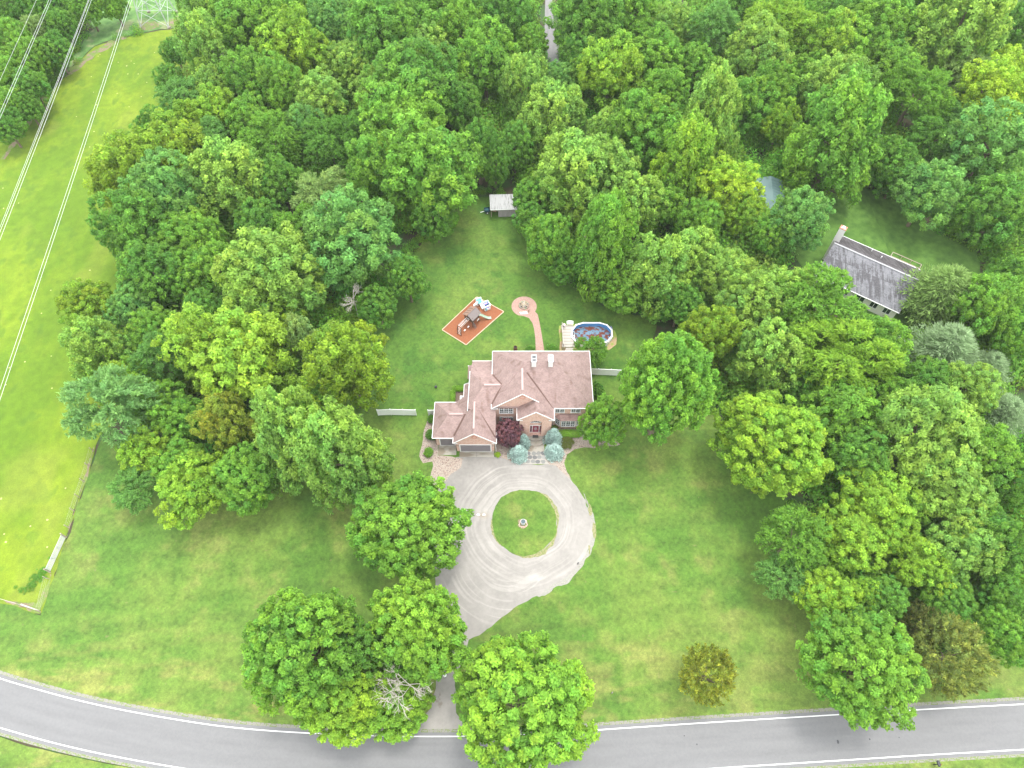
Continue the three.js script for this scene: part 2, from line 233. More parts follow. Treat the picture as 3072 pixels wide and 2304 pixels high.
  [24.73, -14.75, 3.65, 6.39, 6.79, 'cedar', 'CO', "lone golden cedar on the front lawn near the road"],
  [-73.29, -74.54, 4.44, 4.67, 6.47, 'oak', 'O', "small olive-gold tree on the pasture edge, at the mid left"],
  [-66.13, -74.01, 4.1, 4.31, 6.11, 'round', 'B', "blue-green tree right of the small olive-gold pasture tree"],
  [-68.38, -64.63, 5.51, 5.52, 7.32, 'tall', 'L', "whitish pale tree on the pasture edge below the olive-gold one"],
  [-60.89, -51.49, 5.91, 7.24, 9.84, 'feather', 'BL', "smooth blue-green tree on the pasture edge above the ditch end"],
  [-62.95, -58.7, 3.98, 4.19, 5.99, 'oak', 'Y', "yellow-green tree above the smooth blue-green pasture tree"],
  [-50.15, -64.27, 5.75, 7.35, 9.15, 'oak', 'YL', "lime tree left of the big lime tree, sharing its crown"],
  [-42.19, -61.18, 7.52, 7.89, 9.69, 'oak', 'YL', "big lime tree in the left forest, brightest crown of the left side"],
  [-41.67, -71.3, 4.7, 4.94, 6.74, 'oak', 'YL', "smaller lime tree touching the top right of the big lime tree"],
  [-60.91, -69.25, 4.18, 4.39, 6.19, 'round', 'G', "green tree between the whitish tree and the big lime tree"],
  [-57.66, -62.91, 3.65, 4.54, 7.14, 'feather', 'B', "bluish soft tree left of the big lime tree"],
  [-55.75, -54.99, 4.06, 4.27, 6.07, 'round', 'G', "green tree right of the smooth blue-green pasture tree"],
  [-51.78, -51.75, 4.15, 4.36, 6.16, 'oak', 'G', "green lobed tree left of the orange-tipped tree"],
  [-43.53, -50.29, 4.21, 6.27, 8.07, 'oak', 'OR', "orange-tipped olive tree in the lower left block"],
  [-55.6, -46.87, 3.91, 4.11, 5.91, 'oak', 'Y', "yellow-green tree at the lower left corner of the forest block"],
  [-50.2, -44.67, 3.93, 3.35, 5.95, 'oak', 'G', "green tree right of the yellow-green corner tree"],
  [-47.18, -40.1, 4.9, 4.17, 6.77, 'oak', 'Y', "yellow-green tree at the bottom left of the forest block, by the lawn"],
  [-39.41, -41.51, 5.06, 4.31, 6.91, 'round', 'G', "green tree at the bottom of the forest block, facing the front lawn"],
  [-32, -45.21, 5.36, 10.72, 12.52, 'tall', 'L', "pale speckled tall tree left of the white vinyl fence"],
  [-23.91, -42.29, 6.09, 10.99, 12.79, 'tall', 'L', "pale speckled tall tree nearest the garage wing, over the side lawn"],
  [-25.42, -58.24, 6.7, 9.67, 11.47, 'oak', 'O', "olive-green tree at the left of the side lawn, opposite the house"],
  [-35.05, -66.25, 3.42, 5.88, 7.68, 'tall', 'W', "whitish green narrow tree between the lime crown and the olive-green tree"],
  [-56.23, -40.62, 3.04, 2.59, 5.19, 'feather', 'B', "low blue-green bush at the lawn corner of the forest block"],
  [-30.75, -55.25, 3.92, 4.12, 5.92, 'round', 'G', "green tree between the olive-green tree and the pale speckled ones"],
  [-14.34, -33.04, 7.81, 6.64, 9.24, 'big', 'G', "round green tree beside the circular drive"],
  [-25.34, -16.93, 7.61, 9.13, 11.73, 'big', 'G', "large mid green tree in the roadside clump"],
  [-21.12, -12.3, 5.54, 4.71, 7.31, 'big', 'Y', "yellow-green tree at the road edge of the roadside clump"],
  [-11.77, -19.34, 6.33, 7.59, 10.19, 'big', 'YG', "lime round tree at the drive neck, in the roadside clump"],
  [1.23, -10.97, 8.27, 7.03, 9.63, 'big', 'YG', "large light green tree by the road, right of the drive neck"],
  [22.95, -52.99, 6.87, 10.99, 13.59, 'big', 'G2', "big bright tree right of the brick house"],
  [14, -51.35, 3.52, 5.78, 6.58, 'round', 'G', "small green tree at the right front corner of the brick house"],
  [13.64, -67.27, 2.87, 2.45, 3.25, 'feather', 'G', "small airy tree between the brick house and the pool"],
  [41.15, -141.85, 4.87, 5.12, 6.92, 'round', 'G', "green tree filling the dip below the dark blue-green dome, top right of centre"],
  [0.57, -115.47, 4.43, 5.09, 6.89, 'round', 'D', "dark tree in the shaded dip behind the white-roofed shed, right of the giant oak"],
  [29.03, -99.64, 4.37, 4.59, 6.39, 'round', 'G', "green tree in the dip between the pale tall tree and the lemon-tipped tree"],
  [75.03, -112, 4.58, 4.81, 6.61, 'round', 'D', "dark tree in the dip right of the huge dome"],
  [66.37, -140.18, 4.84, 5.09, 6.89, 'round', 'G', "green tree in the dip between the olive soft tree and the flat orange-tipped crown"],
  [29.48, -74.95, 3.95, 4.15, 5.95, 'round', 'D', "dark tree in the dip behind the golden olive tree"],
  [48.07, -58.46, 3.67, 3.86, 5.66, 'round', 'D', "dark tree in the dip above the big tree with bare twigs"],
  [58.09, -38.15, 3.4, 2.9, 5.5, 'round', 'G', "green tree between the lime tree and the pale dome with a leaning trunk"],
  [67.79, -36.73, 3.38, 2.88, 5.48, 'round', 'G', "green tree behind the pale billowy tree, lower right"],
  [60.41, -56.11, 3.93, 4.14, 5.94, 'round', 'G', "green tree between the airy yellow-green tree and the wide pale-tipped dome"],
  [-47.99, -94.77, 4.29, 4.51, 6.31, 'round', 'D', "dark tree in the forest gap between the big bluish dome and the blue-green lobed tree"],
  [-52.87, -73.57, 3.76, 3.95, 5.75, 'round', 'D', "dark tree in the dip above the lime trees"],
  [-15.11, -11.98, 4.96, 4.22, 4.82, 'big', 'YG', "low yellow-green tree under the two pale leafless trees, by the road"],
  [-18.78, -17.19, 3.63, 6.35, 8.95, 'round', 'D', "dark tree wedged between the two big crowns of the roadside clump"],
];

// ---------------------------------------------------------------- helpers
const V3 = (x, y, z) => new THREE.Vector3(x, y, z);
function rng(seed) { let s = seed >>> 0; return () => { s = (s + 0x6d2b79f5) | 0; let t = Math.imul(s ^ (s >>> 15), 1 | s); t = (t + Math.imul(t ^ (t >>> 7), 61 | t)) ^ t; return ((t ^ (t >>> 14)) >>> 0) / 4294967296; }; }
const LAT = new Float32Array(65536); { const r = rng(77); for (let i = 0; i < 65536; i++) LAT[i] = r(); }
const lat = (x, y) => LAT[((x & 255) << 8) | (y & 255)];
function noise(x, y) {
  const ix = Math.floor(x), iy = Math.floor(y), fx = x - ix, fy = y - iy, u = fx * fx * (3 - 2 * fx), v = fy * fy * (3 - 2 * fy);
  const a = lat(ix, iy), b = lat(ix + 1, iy), c = lat(ix, iy + 1), d = lat(ix + 1, iy + 1);
  return a + (b - a) * u + (c - a) * v + (a - b - c + d) * u * v;
}
const fbm = (x, y, n = 4) => { let s = 0, a = 0.5, w = 0; for (let i = 0; i < n; i++) { s += a * noise(x, y); w += a; x = x * 2.03 + 17.3; y = y * 2.03 + 5.1; a *= 0.5; } return s / w; };
const clamp = (x, a = 0, b = 1) => Math.min(b, Math.max(a, x));
const step = (a, b, x) => { const t = clamp((x - a) / (b - a)); return t * t * (3 - 2 * t); };
const mix = (a, b, t) => [a[0] + (b[0] - a[0]) * t, a[1] + (b[1] - a[1]) * t, a[2] + (b[2] - a[2]) * t];
const srgb = (c) => { c = clamp(c); return 255 * (c <= 0.0031308 ? c * 12.92 : 1.055 * Math.pow(c, 1 / 2.4) - 0.055); };
const LUT = new Uint8Array(4096); for (let i = 0; i < 4096; i++) LUT[i] = Math.round(srgb(i / 4095));
function texture(w, h, f, color = true) {   // f(u, v) gives linear colour, or one number
  const d = new Uint8Array(w * h * 4);
  for (let y = 0; y < h; y++) for (let x = 0; x < w; x++) {
    const c = f((x + 0.5) / w, (y + 0.5) / h), i = (y * w + x) * 4;
    for (let k = 0; k < 3; k++) { const q = typeof c === 'number' ? c : c[k]; d[i + k] = color ? LUT[Math.round(clamp(q) * 4095)] : Math.round(clamp(q) * 255); }
    d[i + 3] = 255;
  }
  const t = new THREE.DataTexture(d, w, h, THREE.RGBAFormat);
  t.wrapS = t.wrapT = THREE.RepeatWrapping; t.magFilter = THREE.LinearFilter; t.minFilter = THREE.LinearMipmapLinearFilter; t.generateMipmaps = true;
  if (color) t.colorSpace = THREE.SRGBColorSpace;
  t.needsUpdate = true; return t;
}
const std = (rgb, rough = 0.85, more = {}) => new THREE.MeshStandardMaterial({ color: new THREE.Color().setRGB(...rgb), roughness: rough, ...more });
const taken = {};
function numbered(name) { const n = taken[name] = (taken[name] ?? -1) + 1; return n ? name + '_' + String(n).padStart(3, '0') : name; }
function tag(o, label, category, group) { o.userData.label = label; o.userData.category = category; if (group) o.userData.group = group; return o; }
function thing(name, label, category, x = 0, y = 0, z = 0, turn = 0, group) {
  const o = new THREE.Group(); o.name = numbered(name); o.position.set(x, y, z); o.rotation.y = turn; scene.add(o); return tag(o, label, category, group);
}
function part(name, geo, mat, parent, label) { const m = new THREE.Mesh(geo, mat); m.name = name; m.castShadow = m.receiveShadow = true; if (label) m.userData.label = label; parent.add(m); return m; }
function single(name, geo, mat, label, category, group) { const m = part(numbered(name), geo, mat, scene); return tag(m, label, category, group); }
function struct(name, geo, mat, label) { const m = part(numbered(name), geo, mat, scene, label); m.userData.kind = 'structure'; return m; }
const merged = (list) => mergeGeometries(list.map((g) => { g = g.index ? g.toNonIndexed() : g; for (const k of Object.keys(g.attributes)) if (!['position', 'normal', 'uv'].includes(k)) g.deleteAttribute(k); if (!g.attributes.uv) g.setAttribute('uv', new THREE.BufferAttribute(new Float32Array(g.attributes.position.count * 2), 2)); if (!g.attributes.normal) g.computeVertexNormals(); return g; }));
const box = (w, h, d, x = 0, y = 0, z = 0) => new THREE.BoxGeometry(w, h, d).translate(x, y, z);           // centre at x, y, z
const rbox = (w, h, d, x = 0, y = 0, z = 0, r = 0.03) => new RoundedBoxGeometry(w, h, d, 2, Math.min(r, w / 2.1, h / 2.1, d / 2.1)).translate(x, y, z);
const span = (x0, x1, y0, y1, z0, z1) => box(x1 - x0, y1 - y0, z1 - z0, (x0 + x1) / 2, (y0 + y1) / 2, (z0 + z1) / 2);
function bar(p, q, w, h = w) {     // a box of section w x h from p to q, h upright
  const d = V3().subVectors(q, p), l = d.length(), g = new THREE.BoxGeometry(w, h, l);
  const up = Math.abs(d.y) > 0.95 * l ? V3(0, 0, 1) : V3(0, 1, 0);
  return g.applyMatrix4(new THREE.Matrix4().lookAt(q, p, up).setPosition(p.clone().add(q).multiplyScalar(0.5)));
}
function rod(p, q, r0, r1 = r0, seg = 6) {
  const d = V3().subVectors(q, p), l = d.length();
  return new THREE.CylinderGeometry(r1, r0, l, seg).translate(0, l / 2, 0).applyQuaternion(new THREE.Quaternion().setFromUnitVectors(V3(0, 1, 0), d.normalize())).translate(p.x, p.y, p.z);
}
function planarUV(geo) {           // uv in metres: u level along each face, v up its slope
  const g = geo.index ? geo.toNonIndexed() : geo, p = g.attributes.position, uv = new Float32Array(p.count * 2), a = V3(), b = V3(), c = V3(), n = V3(), t = V3(), s = V3();
  for (let i = 0; i < p.count; i += 3) {
    a.fromBufferAttribute(p, i); b.fromBufferAttribute(p, i + 1); c.fromBufferAttribute(p, i + 2);
    n.crossVectors(b.clone().sub(a), c.clone().sub(a)).normalize();
    if (Math.abs(n.y) > 0.995) { t.set(1, 0, 0); s.set(0, 0, -1); } else { t.set(n.z, 0, -n.x).normalize(); s.crossVectors(n, t).normalize(); }
    [a, b, c].forEach((q, k) => { uv[(i + k) * 2] = q.dot(t); uv[(i + k) * 2 + 1] = q.dot(s); });
  }
  g.setAttribute('uv', new THREE.BufferAttribute(uv, 2)); g.computeVertexNormals(); return g;
}
const hull = (pts) => planarUV(new ConvexGeometry(pts.map((p) => V3(...p))));
function slab(a, b, c, d, t = 0.18) {  // a roof plane through four corners, its thickness below
  const P = [a, b, c, d].map((p) => V3(...p)), n = V3().crossVectors(P[1].clone().sub(P[0]), P[2].clone().sub(P[0])).normalize(); if (n.y < 0) n.negate();
  return planarUV(new ConvexGeometry([...P, ...P.map((p) => p.clone().addScaledVector(n, -t))]));
}
function inside(x, z, poly) { let c = false; for (let i = 0, j = poly.length - 1; i < poly.length; j = i++) { const [xi, zi] = poly[i], [xj, zj] = poly[j]; if ((zi > z) !== (zj > z) && x < ((xj - xi) * (z - zi)) / (zj - zi) + xi) c = !c; } return c; }
function ragged(poly, each, amp, seed = 0) {   // an organic edge
  const out = [];
  poly.forEach(([x0, z0], i) => {
    const [x1, z1] = poly[(i + 1) % poly.length], l = Math.hypot(x1 - x0, z1 - z0), n = Math.max(1, Math.round(l / each)), nx = (z1 - z0) / (l || 1), nz = -(x1 - x0) / (l || 1);
    for (let k = 0; k < n; k++) { const t = k / n, x = x0 + (x1 - x0) * t, z = z0 + (z1 - z0) * t, q = (fbm(x * 0.7 + seed, z * 0.7, 3) - 0.5) * 2.6 * amp; out.push([x + nx * q, z + nz * q]); }
  });
  return out;
}
function sheet(poly, y, [x0, x1, z0, z1]) {     // level sheet, uv over the rectangle x0..x1, z0..z1
  const g = new THREE.ShapeGeometry(new THREE.Shape(poly.map(([x, z]) => new THREE.Vector2(x, -z)))).rotateX(-Math.PI / 2).translate(0, y, 0);
  const p = g.attributes.position, uv = g.attributes.uv;
  for (let i = 0; i < p.count; i++) uv.setXY(i, (p.getX(i) - x0) / (x1 - x0), (p.getZ(i) - z0) / (z1 - z0));
  return g;
}
function ribbon(line, left, right, y, uMetres = 1) {   // along line (x, z), between two offsets to its side; uv in metres
  const pts = new THREE.CatmullRomCurve3(line.map(([x, z]) => V3(x, 0, z))).getSpacedPoints(line.length * 10), pos = [], uv = [], idx = []; let s = 0;
  pts.forEach((p, i) => {
    const a = pts[Math.max(0, i - 1)], b = pts[Math.min(pts.length - 1, i + 1)], d = V3().subVectors(b, a).normalize(); if (i) s += p.distanceTo(pts[i - 1]);
    for (const o of [left, right]) { pos.push(p.x - d.z * o, y, p.z + d.x * o); uv.push(o / uMetres, s / uMetres); }
    if (i) { const k = i * 2; idx.push(k - 2, k, k - 1, k - 1, k, k + 1); }
  });
  const g = new THREE.BufferGeometry(); g.setAttribute('position', new THREE.Float32BufferAttribute(pos, 3)); g.setAttribute('uv', new THREE.Float32BufferAttribute(uv, 2)); g.setIndex(idx); g.computeVertexNormals();
  const n = g.attributes.normal; if (n.getY(0) < 0) { for (let i = 0; i < idx.length; i += 3) [idx[i], idx[i + 1]] = [idx[i + 1], idx[i]]; g.setIndex(idx); g.computeVertexNormals(); }
  return g;
}
const ring = (cx, cz, rx, rz, n = 40, wob = 0, seed = 0) => Array.from({ length: n }, (_, i) => { const a = (i / n) * 2 * Math.PI, q = 1 + wob * (noise(Math.cos(a) * 2 + seed + 9, Math.sin(a) * 2 + 9) - 0.5); return [cx + Math.cos(a) * rx * q, cz + Math.sin(a) * rz * q]; });

// ---------------------------------------------------------------- ground surfaces
const R = rng(5);
const grain = (k) => 1 + (R() - 0.5) * k;
const LAWN = [-92, 92, -126, 8], FIELD = [-132, -52, -172, -12];
function lawnColour(x, z) {
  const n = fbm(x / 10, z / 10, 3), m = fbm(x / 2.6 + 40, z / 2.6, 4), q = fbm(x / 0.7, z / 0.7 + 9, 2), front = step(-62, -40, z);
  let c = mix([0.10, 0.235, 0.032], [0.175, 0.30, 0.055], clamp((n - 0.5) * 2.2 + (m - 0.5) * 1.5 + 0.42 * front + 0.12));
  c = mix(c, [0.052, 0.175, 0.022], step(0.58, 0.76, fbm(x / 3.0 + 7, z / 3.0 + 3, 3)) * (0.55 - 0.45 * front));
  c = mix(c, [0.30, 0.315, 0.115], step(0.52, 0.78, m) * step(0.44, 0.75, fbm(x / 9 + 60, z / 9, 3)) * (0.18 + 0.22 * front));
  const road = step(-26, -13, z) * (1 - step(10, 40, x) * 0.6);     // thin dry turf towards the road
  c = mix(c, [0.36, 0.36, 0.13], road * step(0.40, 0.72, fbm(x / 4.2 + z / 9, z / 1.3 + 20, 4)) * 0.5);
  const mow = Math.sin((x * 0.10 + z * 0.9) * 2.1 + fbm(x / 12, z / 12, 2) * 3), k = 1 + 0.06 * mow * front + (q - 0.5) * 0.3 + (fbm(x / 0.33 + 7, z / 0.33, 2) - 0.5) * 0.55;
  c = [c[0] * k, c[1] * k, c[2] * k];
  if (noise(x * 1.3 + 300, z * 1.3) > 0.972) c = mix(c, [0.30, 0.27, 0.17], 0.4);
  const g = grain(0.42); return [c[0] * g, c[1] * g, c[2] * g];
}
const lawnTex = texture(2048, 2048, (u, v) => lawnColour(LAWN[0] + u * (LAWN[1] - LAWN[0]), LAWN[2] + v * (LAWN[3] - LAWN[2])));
const fieldTex = texture(1024, 2048, (u, v) => {
  const x = FIELD[0] + u * (FIELD[1] - FIELD[0]), z = FIELD[2] + v * (FIELD[3] - FIELD[2]);
  const n = fbm(x / 14, z / 22, 4), m = fbm(x / 2.2, z / 3.5 + 50, 4), w = fbm(x / 0.9, z / 0.9, 2);
  let c = mix([0.135, 0.26, 0.012], [0.235, 0.355, 0.022], clamp((n - 0.5) * 3 + (m - 0.5) * 1.4 + 0.5));
  c = mix(c, [0.08, 0.20, 0.02], step(0.6, 0.78, m) * 0.55);
  c = mix(c, [0.30, 0.36, 0.08], step(0.6, 0.8, fbm(x / 8 + 90, z / 11, 3)) * 0.4);
  if (lat(Math.floor(x * 4), Math.floor(z * 4)) > 0.9985 && fbm(x / 9, z / 9 + 70, 2) > 0.5) c = [0.6, 0.62, 0.5];
  const g = (0.84 + 0.32 * w) * grain(0.3); return [c[0] * g, c[1] * g, c[2] * g];
});
const floorTex = texture(512, 512, (u, v) => { const n = fbm(u * 16, v * 16, 4), g = grain(0.5); const c = mix([0.05, 0.042, 0.022], [0.035, 0.075, 0.018], step(0.4, 0.65, n)); return [c[0] * g, c[1] * g, c[2] * g]; });
const M = {};
M.lawn = new THREE.MeshStandardMaterial({ map: lawnTex, roughness: 1, color: new THREE.Color().setRGB(0.59, 0.54, 0.45) });
M.field = new THREE.MeshStandardMaterial({ map: fieldTex, roughness: 1, color: new THREE.Color().setRGB(0.58, 0.56, 0.33) });
floorTex.repeat.set(60, 60);
M.floor = new THREE.MeshStandardMaterial({ map: floorTex, roughness: 1 });
struct('ground', new THREE.PlaneGeometry(2400, 2400).rotateX(-Math.PI / 2).translate(0, -0.06, -400), M.floor);
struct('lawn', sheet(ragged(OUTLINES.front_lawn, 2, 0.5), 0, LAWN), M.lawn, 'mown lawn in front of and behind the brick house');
struct('verge', sheet(ragged(OUTLINES.verge, 2, 0.08), 0.005, LAWN), M.lawn, 'grass verge on the near side of the road');
struct('pasture', sheet(ragged(OUTLINES.field, 2, 0.5), -0.012, FIELD), M.field, 'vivid yellow green pasture under the power lines');
{
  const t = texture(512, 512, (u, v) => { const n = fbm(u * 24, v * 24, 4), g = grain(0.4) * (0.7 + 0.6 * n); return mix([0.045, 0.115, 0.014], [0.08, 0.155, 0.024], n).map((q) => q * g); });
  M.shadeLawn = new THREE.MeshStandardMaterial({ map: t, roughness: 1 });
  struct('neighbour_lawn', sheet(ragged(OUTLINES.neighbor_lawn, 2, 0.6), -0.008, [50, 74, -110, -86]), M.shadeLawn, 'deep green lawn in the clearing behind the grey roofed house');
  const s = texture(512, 512, (u, v) => { const n = fbm(u * 20, v * 20, 4), g = grain(0.5) * (0.6 + 0.8 * n); let c = mix([0.05, 0.14, 0.03], [0.11, 0.2, 0.05], n); c = mix(c, [0.25, 0.24, 0.13], step(0.62, 0.8, fbm(u * 9, v * 9 + 4, 3)) * 0.6); return c.map((q) => q * g); });
  struct('rough_ground', sheet(ragged(OUTLINES.scrub, 2, 1), -0.02, [-110, -80, -180, -150]), new THREE.MeshStandardMaterial({ map: s, roughness: 1 }), 'rough weedy ground below the lattice tower');
  const d = texture(256, 256, (u, v) => { const n = fbm(u * 18, v * 18, 4), g = grain(0.4) * (0.7 + 0.6 * n); return mix([0.42, 0.33, 0.22], [0.24, 0.33, 0.08], step(0.42, 0.58, n)).map((q) => q * g); });
  d.repeat.set(0.25, 0.25);
  M.dry = new THREE.MeshStandardMaterial({ map: d, color: new THREE.Color().setScalar(0.5), roughness: 1 });
  const U = [0, 4, 0, 4];
  struct('bare_soil', sheet(ragged(OUTLINES.dirt_tower, 0.7, 0.5), 0.012, U), M.dry, 'bare soil round the left feet of the lattice tower');
  struct('bare_soil', sheet(ragged(OUTLINES.dirt_tower2, 0.7, 0.5), 0.012, U), M.dry, 'bare soil round the right feet of the lattice tower');
  struct('dry_grass', sheet(ragged(OUTLINES.dry1, 0.7, 0.8), 0.012, U), M.dry, 'dry grass strip along the far corner of the pasture');
  struct('dry_grass', sheet(ragged(OUTLINES.dry2, 0.7, 0.5, 4), 0.012, U), M.dry, 'dry grass strip along the left edge of the pasture');
  struct('dry_grass', sheet(ragged(OUTLINES.corner, 0.5, 0.35), 0.012, U), M.dry, 'dry grass corner at the near end of the pasture fence');
  struct('dry_grass', sheet(ragged(OUTLINES.ditch, 0.6, 0.3), 0.012, U), M.dry, 'dry grass strip under the pasture fence');
}

// ---------------------------------------------------------------- road, lane, drive
const ROAD = [[-92, -22.5], [-80, -18.6], [-69.65, -15.3], [-64.24, -13.96], [-58.94, -12.75], [-53.8, -11.74], [-48.75, -10.9], [-43.69, -10.15], [-38.79, -9.52], [-32.11, -8.94], [-19.9, -8.38], [-6.89, -8.26], [4, -8.6], [15.94, -9.3], [28, -10.0], [41.83, -10.75], [51.81, -11.3], [68.33, -12.1], [92, -13.2]];
{
  const t = texture(512, 1024, (u, v) => {
    const x = u * 8, y = v * 48, s = fbm(x * 2.2, y * 0.22, 4), f = fbm(x * 5, y * 5, 3), w = Math.exp(-(((x - 2.0) / 0.5) ** 2)) + Math.exp(-(((x - 3.9) / 0.5) ** 2));
    const k = (0.142 + (s - 0.5) * 0.022 + (f - 0.5) * 0.02 - 0.004 * w) * grain(0.1); return [k, k, k * 1.015];
  });
  t.repeat.set(1 / 8, 1 / 48);
  M.road = new THREE.MeshStandardMaterial({ map: t, roughness: 0.9 });
  M.paint = std([0.62, 0.62, 0.61], 0.7);
  struct('road', ribbon(ROAD, -0.45, 5.75, 0.015), M.road, 'grey two lane country road with white edge lines');
  const sh = texture(256, 256, (u, v) => { const n = fbm(u * 30, v * 30, 3); return mix([0.2, 0.19, 0.17], [0.13, 0.17, 0.06], step(0.45, 0.65, n)).map((q) => q * grain(0.5)); });
  sh.repeat.set(0.25, 0.25);
  const shoulder = new THREE.MeshStandardMaterial({ map: sh, roughness: 1 });
  struct('road_shoulder', ribbon(ROAD, -0.85, -0.45, 0.012), shoulder, 'gravel shoulder on the house side of the road');
  struct('road_shoulder', ribbon(ROAD, 5.75, 6.1, 0.012), shoulder, 'gravel shoulder on the near side of the road');
  struct('edge_line', ribbon(ROAD, -0.04, 0.09, 0.022), M.paint, 'white edge line on the house side of the road');
  struct('edge_line', ribbon(ROAD, 5.22, 5.35, 0.022), M.paint, 'white edge line on the near side of the road');
  const tar = std([0.03, 0.03, 0.035], 0.6);
  for (const [x, z, r] of [[42.4, -7.6, 0.16], [24, -7.3, 0.08], [22.5, -8.3, 0.07], [46.6, -7.9, 0.09], [50.5, -8.1, 0.07]]) struct('tar_spot', sheet(ring(x, z, r, r * 1.3, 9, 0.7, x), 0.021, [0, 1, 0, 1]), tar, 'dark tar spot on the road surface');
  const l = texture(256, 512, (u, v) => { const k = (0.17 + 0.06 * (fbm(u * 10, v * 30, 4) - 0.5)) * grain(0.15); return [k, k * 0.98, k * 0.97]; });
  struct('lane', sheet(OUTLINES.lane, 0.006, [8, 14, -190, -140]), new THREE.MeshStandardMaterial({ map: l, roughness: 0.95 }), 'narrow grey lane cutting through the forest');
}
const ISLAND = [1.95, -37.65];
{
  const B = [-16, 14, -49.5, -8];
  const t = texture(1500, 2048, (u, v) => {
    const x = B[0] + u * (B[1] - B[0]), z = B[2] + v * (B[3] - B[2]), dx = x - ISLAND[0], dz = z - ISLAND[1], r = Math.hypot(dx, dz), a = Math.atan2(dz, dx);
    const loop = step(4.6, 6, r) * (1 - step(9.5, 11.5, r)), lx = r + 1.1 * fbm(Math.cos(a) * 1.6 + 5, Math.sin(a) * 1.6 + 5, 3) + 0.16 * a;
    let tr = step(0.55, 0.75, noise(lx * 3.1, Math.cos(a) * 1.3 + 40)) * 0.7 + step(0.6, 0.8, noise(lx * 6.3 + 11, Math.cos(a + 0.6) * 1.7 + 20)) * 0.5;
    tr *= loop * (0.45 + 0.75 * fbm(x / 3, z / 3 + 31, 3));
    const r2 = Math.hypot(x + 0.5, z + 32.5), a2 = Math.atan2(z + 32.5, x + 0.5);
    tr += step(0.62, 0.74, noise(r2 * 4.2 + 3, a2 * 1.2 + 60)) * step(-31, -28, z) * (1 - step(-24, -21, z)) * 0.6;
    const n = fbm(x / 1.7, z / 1.7, 4), f = fbm(x / 0.35, z / 0.35, 3), north = 1 - step(-44.5, -41, z + 0.35 * (x + 2));
    let k = 0.44 + (n - 0.5) * 0.12 + (f - 0.5) * 0.08 - 0.05 * north + 0.125 * clamp(tr);
    let c = [k, k * 0.985, k * 0.975];
    c = mix(c, [0.30, 0.27, 0.23], step(0.66, 0.78, fbm(x / 1.1 + 80, z / 1.1, 3)) * step(-22, -14, z) * 0.8);   // mud in the neck by the road
    c = mix(c, [0.42, 0.36, 0.28], Math.exp(-(((x + 4.4) / 0.8) ** 2 + ((z + 38.6) / 0.45) ** 2)) * 0.7);      // washed out hollow
    const g = grain(0.16); return c.map((q) => q * g);
  });
  M.drive = new THREE.MeshStandardMaterial({ map: t, color: new THREE.Color().setRGB(0.535, 0.51, 0.475), roughness: 0.95 });
  struct('driveway', sheet(ragged(OUTLINES.drive, 0.8, 0.28), 0.009, B), M.drive, 'pale gravel driveway with a loop and white tyre tracks');
  struct('island', sheet(ragged(ring(ISLAND[0], ISLAND[1], 5.0, 5.4, 40, 0.08), 0.5, 0.16), 0.02, LAWN), M.lawn, 'round grass island inside the drive loop');
  const moss = texture(256, 256, (u, v) => mix([0.13, 0.16, 0.05], [0.24, 0.215, 0.12], step(0.35, 0.65, fbm(u * 20, v * 20, 3))).map((q) => q * grain(0.6)));
  moss.repeat.set(0.4, 0.4);
  M.moss = new THREE.MeshStandardMaterial({ map: moss, roughness: 1 });
  const arc = (cx, cz, r, a0, a1, w) => { const o = [], i = []; for (let k = 0; k <= 24; k++) { const a = a0 + ((a1 - a0) * k) / 24, f = w * Math.sin((Math.PI * k) / 24) * (0.5 + noise(k * 0.9, a0 * 7)); o.push([cx + (r + f) * Math.cos(a), cz + (r + f) * 1.07 * Math.sin(a)]); i.unshift([cx + (r - 0.15) * Math.cos(a), cz + (r - 0.15) * 1.07 * Math.sin(a)]); } return ragged([...o, ...i], 0.4, 0.12); };
  struct('moss_edge', sheet(arc(ISLAND[0], ISLAND[1], 5.05, -1.1, 0.25, 0.42), 0.0145, [0, 1, 0, 1]), M.moss, 'mossy yellow rim on the right of the grass island');
  struct('moss_edge', sheet(arc(ISLAND[0], ISLAND[1], 5.05, 0.25, 1.9, 0.5), 0.0147, [0, 1, 0, 1]), M.moss, 'mossy yellow rim on the near side of the grass island');
  struct('moss_edge', sheet(arc(ISLAND[0], ISLAND[1], 5.05, 2.3, 3.2, 0.3), 0.0149, [0, 1, 0, 1]), M.moss, 'mossy rim on the left of the grass island');
  [[12.05, -39.6, 0.3, 1.1, 'upper'], [12.5, -36.2, 0.35, 1.4, 'middle'], [11.6, -33.2, 0.3, 0.8, 'lower']].forEach(([x, z, rx, rz, w]) => struct('moss_patch', sheet(ragged(ring(x, z, rx, rz, 14, 0.5, x), 0.3, 0.25), 0.0142, [0, 1, 0, 1]), M.moss, w + ' mossy patch along the right rim of the drive loop'));
  const crumbs = texture(256, 256, (u, v) => mix([0.15, 0.145, 0.12], [0.32, 0.31, 0.28], fbm(u * 40, v * 40, 3)).map((q) => q * grain(0.5))); crumbs.repeat.set(0.4, 0.4);
  struct('broken_edge', sheet(ragged(OUTLINES.side_bed, 0.4, 0.4), 0.0078, [0, 1, 0, 1]), new THREE.MeshStandardMaterial({ map: crumbs, roughness: 1 }), 'broken rock along the right edge of the drive loop');
